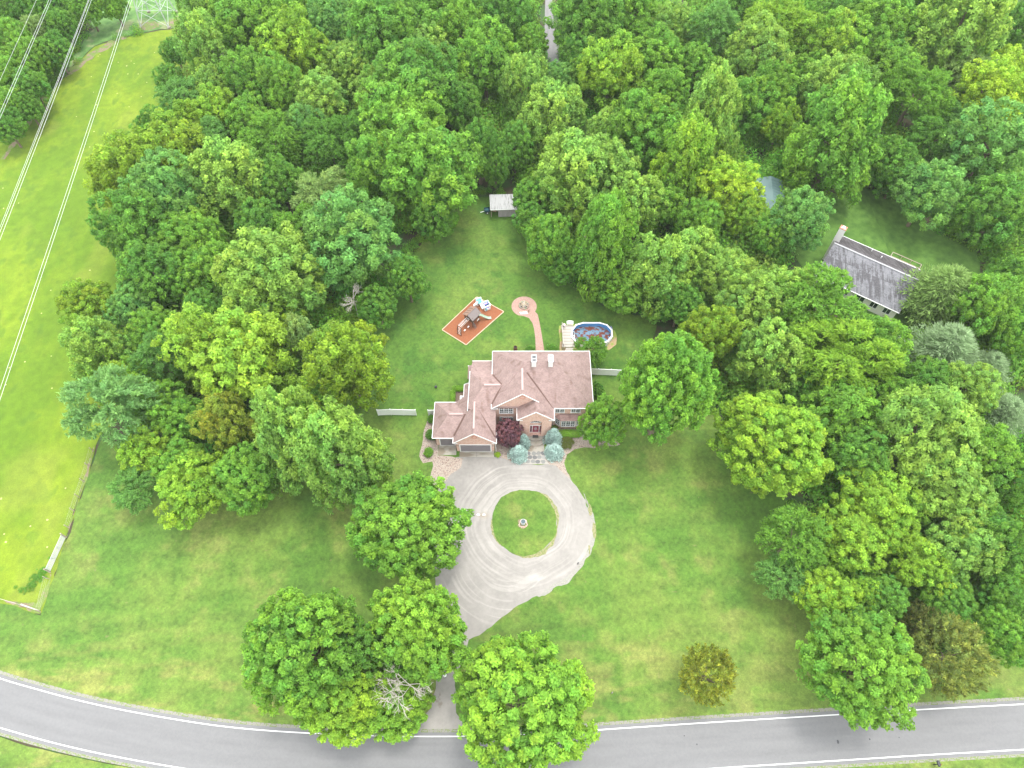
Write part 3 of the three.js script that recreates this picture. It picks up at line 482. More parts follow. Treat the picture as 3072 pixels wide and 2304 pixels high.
  const rock = texture(512, 512, (u, v) => {    // rounded pinkish landscape rock
    const x = u * 34, y = v * 34; let d1 = 9, id = 0;
    for (let i = -1; i < 2; i++) for (let j = -1; j < 2; j++) { const cx = Math.floor(x) + i, cy = Math.floor(y) + j, px = cx + lat((cx % 34 + 34) % 34, (cy % 34 + 34) % 34), py = cy + lat((cx % 34 + 34) % 34 + 90, (cy % 34 + 34) % 34 + 7), q = Math.hypot(px - x, py - y); if (q < d1) { d1 = q; id = lat((cx % 34 + 34) % 34 + 50, (cy % 34 + 34) % 34 + 31); } }
    const c = mix(mix([0.52, 0.40, 0.33], [0.62, 0.55, 0.47], id), [0.36, 0.24, 0.19], step(0.75, 1, id)); const k = d1 > 0.62 ? 0.55 : 1; return c.map((q) => q * k * grain(0.12));
  });
  rock.repeat.set(0.2, 0.2);
  M.rock = new THREE.MeshStandardMaterial({ map: rock, color: new THREE.Color().setScalar(0.54), roughness: 0.95 });
  struct('rock_bed', sheet(ragged(OUTLINES.gravel, 0.6, 0.2), 0.0135, [0, 1, 0, 1]), M.rock, 'bed of pinkish rock beside the garage wing');
  struct('rock_bed', sheet(ragged(OUTLINES.bed_left, 0.6, 0.12), 0.0135, [0, 1, 0, 1]), M.rock, 'bed of pinkish rock under the purple maple');
  struct('rock_bed', sheet(ragged(OUTLINES.bed_right, 0.6, 0.2), 0.0135, [0, 1, 0, 1]), M.rock, 'bed of pinkish rock right of the front steps');
}
// ---------------------------------------------------------------- the brick house
{
  const brick = texture(512, 512, (u, v) => {    // 64 courses in 4.8 m
    const row = Math.floor(v * 64), off = row % 2 ? 0.5 : 0, x = u * 20 + off, cell = Math.floor(x) % 20, fx = x - Math.floor(x), fy = v * 64 - row;
    const mortar = fx < 0.06 || fy < 0.16, k = 0.85 + 0.3 * lat(cell + 3, row), c = mortar ? [0.50, 0.44, 0.39] : mix([0.46, 0.245, 0.185], [0.56, 0.37, 0.29], lat(cell + 80, row + 9)).map((q) => q * k);
    return c.map((q) => q * grain(0.12));
  });
  brick.repeat.set(1 / 4.8, 1 / 4.8);
  const bump = texture(256, 512, (u, v) => { const row = Math.floor(v * 64), x = u * 20 + (row % 2 ? 0.5 : 0), fx = x - Math.floor(x), fy = v * 64 - row; return fx < 0.06 || fy < 0.16 ? 0 : 0.9; }, false);
  bump.repeat.set(1 / 4.8, 1 / 4.8);
  M.brick = new THREE.MeshStandardMaterial({ map: brick, color: new THREE.Color().setRGB(1.06, 1.08, 1.1), bumpMap: bump, bumpScale: 0.01, roughness: 0.92 });
  const shingle = texture(1024, 1024, (u, v) => {   // 48 courses in 7 m
    const row = Math.floor(v * 48), x = u * 28 + lat(row, 5) * 7, tab = Math.floor(x) % 28, fy = v * 48 - row;
    const n = fbm(u * 9, v * 9, 4), k = (0.86 + 0.26 * lat(tab + 11, row + 40)) * (fy < 0.14 ? 0.72 : 1) * (0.86 + 0.28 * n);
    let c = mix([0.43, 0.315, 0.295], [0.47, 0.36, 0.345], n);
    c = mix(c, [0.26, 0.17, 0.145], step(0.58, 0.78, fbm(u * 6 + 20, v * 3, 4)) * 0.6);
    return c.map((q) => q * k * grain(0.2));
  });
  shingle.repeat.set(1 / 7, 1 / 7);
  M.shingle = new THREE.MeshStandardMaterial({ map: shingle, color: new THREE.Color().setRGB(0.53, 0.495, 0.48), roughness: 0.95 });
  M.stain = std([0.105, 0.062, 0.052], 0.95);
  M.white = std([0.64, 0.64, 0.63], 0.5);
  M.ridge = std([0.34, 0.25, 0.235], 0.95);
  M.glass = new THREE.MeshPhysicalMaterial({ color: new THREE.Color().setRGB(0.02, 0.03, 0.035), roughness: 0.06, specularIntensity: 1 });
  M.garage = std([0.17, 0.155, 0.165], 0.6);
  M.door = std([0.20, 0.028, 0.055], 0.45);
  M.concrete = new THREE.MeshStandardMaterial({ map: (() => { const t = texture(256, 256, (u, v) => { const n = fbm(u * 7, v * 7, 4); return mix([0.19, 0.16, 0.12], [0.30, 0.28, 0.24], step(0.35, 0.65, n)).map((q) => q * grain(0.2)); }); t.repeat.set(0.25, 0.25); return t; })(), roughness: 0.95 });
  const H = thing('brick_house', 'large pink brick house with pinkish brown shingle roofs and white trim at the loop drive', 'house');
  const wall = (g, label) => part('wall', planarUV(g), M.brick, H, label);
  const gablePoly = (x0, x1, h0, xa, ha, z0, z1) => new THREE.ExtrudeGeometry(new THREE.Shape([[x0, 0], [x1, 0], [x1, h0], [xa, ha], [x0, h0]].map(([x, y]) => new THREE.Vector2(x, y))), { depth: z1 - z0, bevelEnabled: false }).translate(0, 0, z0);
  const gutter = (list, parent = H) => part('gutter', merged(list.map(([a, b]) => bar(V3(...a), V3(...b), 0.09, 0.12))), M.white, parent);
  // walls
  wall(span(-2.75, 12.4, 0, 6.3, -64.5, -54.45));
  wall(gablePoly(-2.72, 6.1, 6.2, 1.6, 10.5, -56, -54.2), 'front gable wall with a round brick medallion');
  wall(gablePoly(-8.9, -2.85, 3.2, -5.95, 6.25, -56.2, -49.62), 'garage gable wall');
  wall(span(-12.25, -8.8, 0, 3.2, -56.5, -50.72));
  wall(span(-6.6, -2.7, 0, 4.2, -64, -57)); wall(span(-6.6, -2.7, 0, 5.6, -61, -54.3));
  // entrance block with an arched recess
  {
    const s = new THREE.Shape([[1.2, 0], [6.3, 0], [6.3, 6.3], [3.73, 8.55], [1.2, 6.3]].map(([x, y]) => new THREE.Vector2(x, y))), h = new THREE.Path();
    h.moveTo(2.85, 0.32); h.lineTo(2.85, 4.7); h.absellipse(3.8, 4.7, 0.95, 0.8, Math.PI, 0, true); h.lineTo(4.75, 0.32); h.closePath(); s.holes.push(h);
    wall(new THREE.ExtrudeGeometry(s, { depth: 0.8, bevelEnabled: false, curveSegments: 16 }).translate(0, 0, -53), 'entrance gable with an arched recess');
    wall(span(1.2, 6.3, 0, 6.1, -54.4, -53.02));
    const fr = part('front_door', rbox(0.98, 2.1, 0.07, 3.86, 1.37, -52.95, 0.02), M.door, H, 'dark red front door with an oval pane');
    part('pane', new THREE.CylinderGeometry(0.26, 0.26, 0.03, 20).scale(1, 1, 2.1).rotateX(Math.PI / 2).translate(3.86, 1.55, -52.91), std([0.32, 0.24, 0.25], 0.2), fr);
    part('handle', new THREE.SphereGeometry(0.05, 10, 8).translate(4.26, 1.3, -52.88), std([0.8, 0.7, 0.4], 0.3, { metalness: 0.8 }), fr);
    const tr = []; for (const x of [2.9, 3.3, 4.42, 4.8]) tr.push(box(0.1, 2.3, 0.12, x, 1.45, -52.96)); tr.push(box(2.0, 0.1, 0.12, 3.85, 2.62, -52.955), box(2.0, 0.1, 0.13, 3.85, 0.34, -52.955));
    part('door_frame', merged(tr), M.white, H);
    for (const x of [3.1, 4.61]) part('sidelight', box(0.29, 2.1, 0.05, x, 1.47, -52.97), std([0.13, 0.05, 0.07], 0.25), H);
    const arch = new THREE.Shape(); arch.absellipse(3.8, 3.5, 0.95, 0.75, 0, Math.PI, false); arch.closePath();
    const hole = new THREE.Path(); hole.absellipse(3.8, 3.58, 0.83, 0.58, 0, Math.PI, false); hole.closePath();
    const pane = new THREE.ShapeGeometry(new THREE.Shape(hole.getPoints(20)), 20).translate(0, 0, -52.94); arch.holes.push(hole);
    const aw = part('arched_window', new THREE.ExtrudeGeometry(arch, { depth: 0.1, bevelEnabled: false, curveSegments: 20 }).translate(0, 0, -53), M.white, H);
    part('pane', pane, M.glass, aw);
    part('muntin', merged([0, 0.52, 1.04, 1.57, 2.1, 2.62, 3.14].map((a) => bar(V3(3.8, 3.58, -52.92), V3(3.8 + Math.cos(a) * 0.84, 3.58 + Math.sin(a) * 0.59, -52.92), 0.035))), M.white, aw);
  }
  // round medallions
  for (const [x, y, z, r] of [[1.61, 9.45, -54.2, 0.42], [-5.9, 4.85, -49.62, 0.36]]) {
    const m = part('medallion', new THREE.TorusGeometry(r, 0.08, 8, 28).translate(x, y, z + 0.02), std([0.44, 0.21, 0.16], 0.9), H);
    part('disc', new THREE.CylinderGeometry(r - 0.03, r - 0.03, 0.06, 24).rotateX(Math.PI / 2).translate(x, y, z + 0.01), std([0.55, 0.34, 0.27], 0.9), m);
  }
  // roofs
  const main = part('roof', hull([[-3.18, 6.4, -64.9], [12.86, 6.4, -64.9], [12.86, 6.4, -54.0], [-3.18, 6.4, -54.0], [-3.18, 6.22, -64.9], [12.86, 6.22, -64.9], [12.86, 6.22, -54.0], [-3.18, 6.22, -54.0], [1.8, 11.3, -59.5], [6.9, 11.3, -59.5]]), M.shingle, H, 'main hip roof');
  const g1 = part('roof', merged([slab([-3.22, 6.42, -53.9], [1.6, 10.85, -53.9], [1.6, 10.85, -59.6], [-3.22, 6.42, -59.6]), slab([6.46, 6.40, -53.9], [1.6, 10.85, -53.9], [1.6, 10.85, -59.6], [6.46, 6.40, -57.0])]), M.shingle, H, 'front gable roof');
  const g2 = part('roof', merged([slab([0.8, 6.34, -51.88], [3.72, 8.84, -51.88], [3.72, 8.84, -55.6], [0.8, 6.34, -54.6]), slab([6.64, 6.26, -51.88], [3.72, 8.84, -51.88], [3.72, 8.84, -55.6], [6.64, 6.26, -55.6])]), M.shingle, H, 'entrance gable roof');
  const ga = part('roof', merged([slab([-9.34, 3.38, -49.33], [-5.95, 6.56, -49.33], [-5.95, 6.56, -57.5], [-9.34, 3.38, -56.7]), slab([-2.5, 3.38, -49.33], [-5.95, 6.56, -49.33], [-5.95, 6.56, -57.5], [-2.5, 3.38, -57.5])]), M.shingle, H, 'garage gable roof');
  const wi = part('roof', hull([[-12.6, 3.3, -56.85], [-7.2, 3.3, -56.85], [-7.2, 3.3, -50.3], [-12.66, 3.3, -50.3], [-12.6, 3.12, -56.85], [-7.2, 3.12, -56.85], [-7.2, 3.12, -50.3], [-12.66, 3.12, -50.3], [-10.1, 5.2, -53.6], [-7.0, 5.2, -53.6]]), M.shingle, H, 'small hip roof over the single garage');
  const mi = part('roof', hull([[-4.45, 8.05, -57.3], [0.5, 8.05, -57.3], [-6.82, 6.0, -61.1], [-6.98, 6.0, -54.05], [-6.65, 4.3, -64.35], [-1, 4.3, -64.35], [-2.6, 6.01, -54.08], [0.3, 6.15, -54.5], [-6.65, 4.1, -64.35], [-1, 4.1, -64.35], [-6.9, 5.7, -61.1], [-6.9, 5.7, -54.1], [-2.6, 5.7, -54.1]]), M.shingle, H, 'link roof between the garage and the main block');
  part('roof', slab([-6.4, 6.03, -54.1], [-2.6, 6.03, -54.1], [-2.6, 3.42, -50.0], [-6.4, 3.42, -50.0], 0.15), M.shingle, H, 'link roof slope behind the garage gable');
  part('roof', merged([slab([-7.95, 3.1, -60.4], [-6.6, 4.0, -60.4], [-6.6, 4.0, -56.9], [-7.95, 3.1, -56.9]), slab([-7.45, 3.3, -64.0], [-6.5, 3.9, -64.0], [-6.5, 3.9, -61.4], [-7.45, 3.3, -61.4])]), M.shingle, H, 'low lean-to roofs on the left side');
  wall(span(-7.6, -6.6, 0, 2.95, -60.2, -57.1)); wall(span(-7.2, -6.6, 0, 3.1, -63.8, -61.6));
  // ridge caps
  const cap = (a, b, p) => part('ridge_cap', bar(V3(...a), V3(...b), 0.3, 0.09), M.ridge, p);
  cap([1.6, 10.88, -58.6], [1.6, 10.88, -54.6], g1); cap([-5.95, 6.6, -55.3], [-5.95, 6.6, -50.2], ga); cap([-10.0, 5.23, -53.6], [-7.8, 5.23, -53.6], wi); cap([-4.45, 8.08, -57.3], [-1.85, 8.08, -57.3], mi);
  // valleys stained dark, as strips of worn shingle
  const valley = (a, b, p) => part('valley', bar(V3(...a), V3(...b), 0.34, 0.05), M.stain, p);
  valley([2.3, 10.24, -58.15], [6.45, 6.44, -54.05], g1); valley([-5.6, 6.28, -54.6], [-2.75, 3.66, -50.3], ga); valley([-7.4, 5.26, -53.55], [-9.2, 3.58, -50.55], wi); valley([-3.1, 6.55, -60.2], [-1.6, 8.0, -57.4], mi); valley([-1.6, 8.0, -57.3], [-3.15, 6.5, -54.6], mi);
  // gutters and rake boards
  gutter([[[-3.2, 6.36, -64.95], [12.9, 6.36, -64.95]], [[12.92, 6.36, -64.95], [12.92, 6.36, -54.0]], [[6.7, 6.33, -53.94], [12.9, 6.33, -53.94]], [[-3.25, 6.36, -64.95], [-3.25, 6.36, -60.1]]], main);
  gutter([[[-3.28, 6.38, -55.6], [-3.28, 6.38, -53.9]], [[-3.28, 6.36, -53.86], [1.6, 10.82, -53.86]], [[1.6, 10.82, -53.86], [4.2, 8.44, -53.86]], [[-3.28, 6.3, -53.86], [-2.2, 6.3, -53.9]]], g1);
  gutter([[[0.76, 6.3, -54.3], [0.76, 6.3, -51.86]], [[0.76, 6.28, -51.84], [3.72, 8.8, -51.84]], [[3.72, 8.8, -51.84], [6.68, 6.22, -51.84]], [[6.68, 6.22, -54.2], [6.68, 6.22, -51.84]], [[0.76, 6.22, -51.86], [1.7, 6.22, -51.86]], [[5.75, 6.18, -51.86], [6.68, 6.18, -51.86]]], g2);
  gutter([[[-9.38, 3.3, -49.3], [-5.95, 6.5, -49.3]], [[-5.95, 6.5, -49.3], [-2.46, 3.3, -49.3]], [[-2.46, 3.32, -51.6], [-2.46, 3.32, -49.3]], [[-9.38, 3.32, -50.35], [-9.38, 3.32, -49.3]], [[-9.38, 3.24, -49.32], [-8.6, 3.24, -49.32]], [[-3.2, 3.24, -49.32], [-2.46, 3.24, -49.32]]], ga);
  gutter([[[-12.62, 3.26, -56.9], [-7.8, 3.26, -56.9]], [[-12.66, 3.26, -56.9], [-12.72, 3.26, -50.26]], [[-12.7, 3.26, -50.25], [-9.4, 3.26, -50.25]]], wi);
  gutter([[[-6.9, 5.98, -61.2], [-7.06, 5.98, -53.7]], [[-6.7, 4.26, -64.4], [-3.3, 4.26, -64.4]], [[-8.0, 3.08, -60.45], [-8.0, 3.08, -56.9]], [[-7.5, 3.28, -64.05], [-6.7, 3.28, -64.05]], [[-8.0, 3.08, -60.45], [-7.1, 3.6, -60.45]]], mi);
  for (const [x, z, a, b] of [[-2.6, -49.5, 0.1, 3.2], [6.75, -54.2, 0.1, 6.2], [-2.95, -54.1, 3.7, 6.2]]) part('downspout', rod(V3(x, a, z), V3(x, b, z), 0.05), M.white, H);
  // two white box chimneys on the main ridge
  for (const [x, dark] of [[3.42, 1], [6.02, 0]]) {
    const y0 = 10.3, y1 = 12.2, z0 = -60.1, z1 = -58.9, c = part('chimney', box(0.7, y1 - y0, z1 - z0, x, (y0 + y1) / 2, (z0 + z1) / 2), M.white, H, dark ? 'left white box chimney with a grey louvred top' : 'right white box chimney with slats on top');
    part('chimney_rim', merged([box(0.84, 0.12, 0.1, x, y1 + 0.06, z0), box(0.84, 0.12, 0.1, x, y1 + 0.06, z1), box(0.1, 0.12, z1 - z0, x - 0.37, y1 + 0.06, (z0 + z1) / 2), box(0.1, 0.12, z1 - z0, x + 0.37, y1 + 0.06, (z0 + z1) / 2)]), M.white, c);
    for (const [d, zc] of dark ? [[0.52, -59.82], [0.46, -59.2]] : [[0.12, -59.9], [0.1, -59.15], [0.1, -59.02]]) part(dark ? 'chimney_cover' : 'slat', box(0.6, 0.03, d, x, y1 + 0.02, zc), std(dark ? [0.07, 0.073, 0.078] : [0.05, 0.052, 0.045], 0.6), c);
  }
  for (const [x, z] of [[-0.4, -64.2], [10.0, -64.2]]) part('vent_pipe', rod(V3(x, 6.9, z), V3(x, 7.5, z), 0.09), M.white, main);
  // windows
  function win(x0, x1, y0, y1, z, n, label, turn = 0, at = null) {
    const g = new THREE.Group(); const w = x1 - x0, h = y1 - y0, fr = [box(w + 0.16, 0.12, 0.14, 0, h / 2 + 0.02), box(w + 0.2, 0.14, 0.2, 0, -h / 2 - 0.02)], mu = [];
    for (let i = 0; i <= n; i++) fr.push(box(0.14, h, 0.13, -w / 2 + (i * w) / n));
    for (let i = 0; i < n; i++) { const c = -w / 2 + ((i + 0.5) * w) / n; mu.push(box(0.045, h, 0.06, c, 0, 0.02)); for (const k of [-1 / 6, 1 / 6]) mu.push(box(w / n, 0.045, 0.06, c, k * h, 0.022)); }
    const m = part('window', merged(fr), M.white, H, label); m.position.set(at ? at[0] : (x0 + x1) / 2, (y0 + y1) / 2, at ? at[1] : z + 0.03); m.rotation.y = turn;
    for (let i = 0; i < n; i++) part('pane', box(w / n - 0.13, h - 0.05, 0.03, -w / 2 + ((i + 0.5) * w) / n, 0, -0.01), M.glass, m);
    part('muntin', merged(mu), M.white, m); return m;
  }
  win(-2.0, 0.15, 4.55, 6.15, -54.2, 3, 'upper triple window under the front gable'); win(-1.95, 0.15, 1.6, 3.2, -54.2, 3, 'lower triple window behind the purple maple');
  win(6.95, 8.4, 4.3, 5.7, -54.45, 2, 'upper double window left of the bay'); win(9.5, 10.95, 4.3, 5.7, -54.45, 2, 'upper double window right of the bay');
  // bay window
  wall(new THREE.ExtrudeGeometry(new THREE.Shape([[7.15, 54.5], [7.95, 53.85], [10.4, 53.85], [11.25, 54.5]].map(([x, z]) => new THREE.Vector2(x, z))), { depth: 2.9, bevelEnabled: false }).rotateX(-Math.PI / 2), 'brick bay');
  const bayRoof = part('bay_roof', hull([[6.95, 2.95, -54.45], [7.85, 2.95, -53.6], [10.5, 2.95, -53.6], [11.5, 2.95, -54.45], [7.7, 3.75, -54.45], [10.7, 3.75, -54.45], [6.95, 2.85, -54.45], [7.85, 2.85, -53.6], [10.5, 2.85, -53.6], [11.5, 2.85, -54.45]]), new THREE.MeshStandardMaterial({ map: shingle, color: new THREE.Color().setRGB(0.72, 0.62, 0.6), roughness: 0.95 }), H);
  part('seam', bar(V3(7.75, 3.78, -54.4), V3(10.65, 3.78, -54.4), 0.08), M.stain, bayRoof);
  win(8.1, 10.3, 0.85, 2.55, -53.82, 3, 'front window of the bay');
  win(0, 0.85, 0.85, 2.55, 0, 1, 'left window of the bay', -0.68, [7.5, -54.14]); win(0, 0.85, 0.85, 2.55, 0, 1, 'right window of the bay', 0.65, [10.88, -54.14]);
  // garage doors
  const gd = (x0, x1, z, n, label) => {
    const d = part('garage_door', box(x1 - x0, 2.2, 0.08, (x0 + x1) / 2, 1.15, z + 0.02), M.garage, H, label);
    part('door_frame', merged([box(0.16, 2.4, 0.14, x0 - 0.06, 1.2, z + 0.02), box(0.16, 2.4, 0.14, x1 + 0.06, 1.2, z + 0.02), box(x1 - x0 + 0.28, 0.14, 0.145, (x0 + x1) / 2, 2.34, z + 0.022), box(x1 - x0, 0.08, 0.12, (x0 + x1) / 2, 0.06, z + 0.03)]), M.white, d);
    for (let k = 0; k < 4; k++) part('door_panel', box(x1 - x0 - 0.04, 0.5, 0.03, (x0 + x1) / 2, 0.36 + k * 0.545, z + 0.075), M.garage, d);
  };
  gd(-8.3, -3.45, -49.62, 4, 'wide grey garage door'); gd(-11.6, -9.35, -50.72, 4, 'single grey garage door');
  for (const x of [-8.62, -3.12]) part('wall_lamp', rod(V3(x, 1.9, -49.5), V3(x, 2.25, -49.5), 0.09), std([0.3, 0.26, 0.22], 0.5), H);
  // front steps, walk and aprons
  const half = (r, h) => new THREE.CylinderGeometry(r, r, h, 40, 1, false, -Math.PI / 2, Math.PI).translate(0, h / 2, 0);
  const st = thing('front_steps', 'two tiered half round concrete front steps below the arched entrance', 'steps', 3.85, 0, -52.22);
  const rim = std([0.20, 0.15, 0.12], 0.9);
  part('upper_step', half(1.45, 0.36).scale(1, 1, 0.62), M.concrete, st); part('lower_step', half(1.85, 0.18).scale(1, 1, 0.95), M.concrete, st);
  part('step_edge', merged([new THREE.TorusGeometry(1.45, 0.035, 6, 40, Math.PI).rotateX(Math.PI / 2).scale(1, 1, 0.62).translate(0, 0.35, 0), new THREE.TorusGeometry(1.85, 0.03, 6, 40, Math.PI).rotateX(Math.PI / 2).scale(1, 1, 0.95).translate(0, 0.17, 0)]), rim, st);
  tag(part(numbered('door_mat'), box(0.95, 0.02, 0.5, 3.86, 0.37, -52.1), std([0.05, 0.05, 0.05], 1), scene), 'dark mat on the top step before the red door', 'door mat');
  struct('front_walk', span(2.5, 5.25, -0.05, 0.04, -51.9, -49.55), M.concrete, 'concrete walk below the front steps');
  const fl = struct('stone_walk', sheet([[2.4, -49.6], [5.3, -49.6], [5.5, -48.2], [6.0, -47.3], [1.7, -47.3], [2.2, -48.3]], 0.016, [0, 1, 0, 1]), std([0.30, 0.28, 0.25], 0.95), 'walk of flat grey stones in pale mortar');
  const rs = rng(8), stone = [[0.12, 0.12, 0.12], [0.18, 0.18, 0.17], [0.25, 0.245, 0.23]].map((c) => std(c, 0.9));
  for (let j = 0; j < 3; j++) for (let i = 0; i < 4; i++) {
    const x = 2.35 + (i + 0.5) * 0.78 + (rs() - 0.5) * 0.14 + (j % 2) * 0.12 - (j === 2 ? 0.1 : 0), z = -49.2 + j * 0.72 + (rs() - 0.5) * 0.1;
    const p = ring(0, 0, 0.37, 0.33, 7, 0.5, i * 3 + j * 7).map(([a, b]) => new THREE.Vector2(a * 1.0, b));
    part('flagstone', new THREE.ExtrudeGeometry(new THREE.Shape(p), { depth: 0.03, bevelEnabled: true, bevelSize: 0.015, bevelThickness: 0.01, bevelSegments: 1 }).rotateX(-Math.PI / 2).translate(x, 0.02, z), stone[Math.floor(rs() * 3)], fl);
  }
  struct('garage_apron', span(-8.5, -2.9, -0.05, 0.03, -49.6, -48.55), M.concrete, 'concrete apron before the wide garage door');
  struct('garage_apron', span(-12.0, -9.05, -0.05, 0.028, -50.7, -48.9), M.concrete, 'stained concrete apron before the single garage door');
  struct('apron_joint', span(-5.75, -5.71, 0, 0.033, -49.6, -48.55), std([0.12, 0.11, 0.1], 1), 'joint across the wide garage apron');
}

// ---------------------------------------------------------------- trees
// Crowns are thousands of small leaf faces on clumps on limbs, in units of the crown's half width; each kind has a few shapes which the trees share.
const TONES = {   // leaf colour
  G: [0.150, 0.322, 0.036], D: [0.098, 0.250, 0.036], B: [0.145, 0.325, 0.084], Y: [0.240, 0.400, 0.032], YY: [0.300, 0.460, 0.034], YL: [0.270, 0.435, 0.042], YG: [0.200, 0.385, 0.038],
  L: [0.235, 0.395, 0.070], O: [0.225, 0.330, 0.022], OR: [0.300, 0.310, 0.030], W: [0.255, 0.370, 0.115], WW: [0.270, 0.390, 0.190], BL: [0.230, 0.430, 0.150], G2: [0.168, 0.365, 0.040],
  C: [0.250, 0.310, 0.062], CD: [0.150, 0.185, 0.042], CO: [0.305, 0.355, 0.038], PU: [0.200, 0.088, 0.105], SP: [0.400, 0.535, 0.490],
};
{ const m = (a, b, t) => a.map((q, i) => q + (b[i] - q) * t); for (const [k, t] of Object.entries({ D: 0.35, B: 0.4, Y: 0.35, YL: 0.2, YG: 0.2, L: 0.3, O: 0.35, OR: 0.35, W: 0.25, BL: 0.3, YY: 0.15 })) TONES[k] = m(TONES[k], TONES.G, t); }
const leafMat = {};
for (const k in TONES) leafMat[k] = new THREE.MeshPhysicalMaterial({ color: new THREE.Color().setRGB(...TONES[k]), vertexColors: true, roughness: 1, specularIntensity: 0.25, transmission: k === 'SP' ? 0.15 : 0.42, thickness: 0, side: THREE.DoubleSide });
const barkMat = new THREE.MeshStandardMaterial({ color: new THREE.Color().setRGB(0.16, 0.125, 0.09), roughness: 1 });
const deadMat = new THREE.MeshStandardMaterial({ color: new THREE.Color().setRGB(0.46, 0.42, 0.37), roughness: 1 });

class Leaves {
  constructor(seed) { this.p = []; this.c = []; this.r = rng(seed); }
  face(at, n, len, wid, k, warm = 0) {      // one leaf spray: a slim triangle lying across n
    const r = this.r, a = V3(r() - 0.5, r() - 0.5, r() - 0.5).cross(n).normalize(), b = V3().crossVectors(n, a);
    const t = (r() - 0.5) * 0.8;
    for (const [u, v] of [[-0.5, -0.5], [0.5, t], [-0.5, 0.5]]) this.p.push(at.x + a.x * u * len + b.x * v * wid, at.y + a.y * u * len + b.y * v * wid, at.z + a.z * u * len + b.z * v * wid);
    for (let i = 0; i < 3; i++) this.c.push(k * (1 + warm), k * (1 + warm * 0.35), k * (1 - warm * 0.4));
  }
  strand(at, dir, len, wid, k, warm = 0) {   // a needle or drooping leaflet pointing along dir
    const r = this.r, s = V3(r() - 0.5, r() - 0.5, r() - 0.5).cross(dir).normalize();
    const q = at.clone().addScaledVector(dir, len);
    this.p.push(at.x + s.x * wid, at.y + s.y * wid, at.z + s.z * wid, q.x, q.y, q.z, at.x - s.x * wid, at.y - s.y * wid, at.z - s.z * wid);
    for (let i = 0; i < 3; i++) this.c.push(k * (1 + warm), k * (1 + warm * 0.35), k * (1 - warm * 0.4));
  }
  geometry() { const g = new THREE.BufferGeometry(); g.setAttribute('position', new THREE.Float32BufferAttribute(this.p, 3)); g.setAttribute('color', new THREE.Float32BufferAttribute(this.c, 3)); return g; }
}
const onSphere = (r) => { const y = r() * 2 - 1, a = r() * 6.28319, s = Math.sqrt(1 - y * y); return V3(Math.cos(a) * s, y, Math.sin(a) * s); };
function clumps(L, majors, { minor, mr, leaves, len, low = -0.95, up = 0.45, tint = 0.24, squash = 1, tips = 0.05 }) {
  const r = L.r;
  majors.forEach((m, mi) => {
    const mt = 1 + (r() - 0.5) * 0.2, mw = (r() - 0.5) * 0.3;
    for (let i = 0; i < minor; i++) {
      const y = 1 - (2 * (i + 0.5)) / minor, a = i * 2.39996 + mi * 1.7 + r() * 0.9, s = Math.sqrt(1 - y * y), d = V3(Math.cos(a) * s, y, Math.sin(a) * s);
      const c = V3(m.x, m.y, m.z).addScaledVector(d, m.r * (0.8 + 0.32 * r()));
      if (c.y < low || majors.some((o, oi) => oi !== mi && Math.hypot(c.x - o.x, c.y - o.y, c.z - o.z) < o.r * 0.78)) continue;
      const R0 = mr * (0.7 + 0.65 * r()), ct = mt * (1 + (r() - 0.5) * tint), warm = mw + (r() - 0.35) * 0.26;
      for (let k = 0; k < leaves; k++) {
        const e = onSphere(r); if (e.dot(d) < -0.25 && e.y < 0.2) e.negate();
        const p = c.clone().addScaledVector(V3(e.x, e.y * squash, e.z), R0 * (0.55 + 0.5 * r()));
        const n = e.clone().multiplyScalar(0.7).add(V3(0, up, 0)).add(onSphere(r).multiplyScalar(0.75)).normalize();
        L.face(p, n, len * (0.7 + 0.7 * r()), len * (0.45 + 0.3 * r()), ct * (0.72 + 0.56 * r()) * (r() < tips ? 1.45 : 1), warm + (r() - 0.5) * 0.16);
      }
    }
  });
}
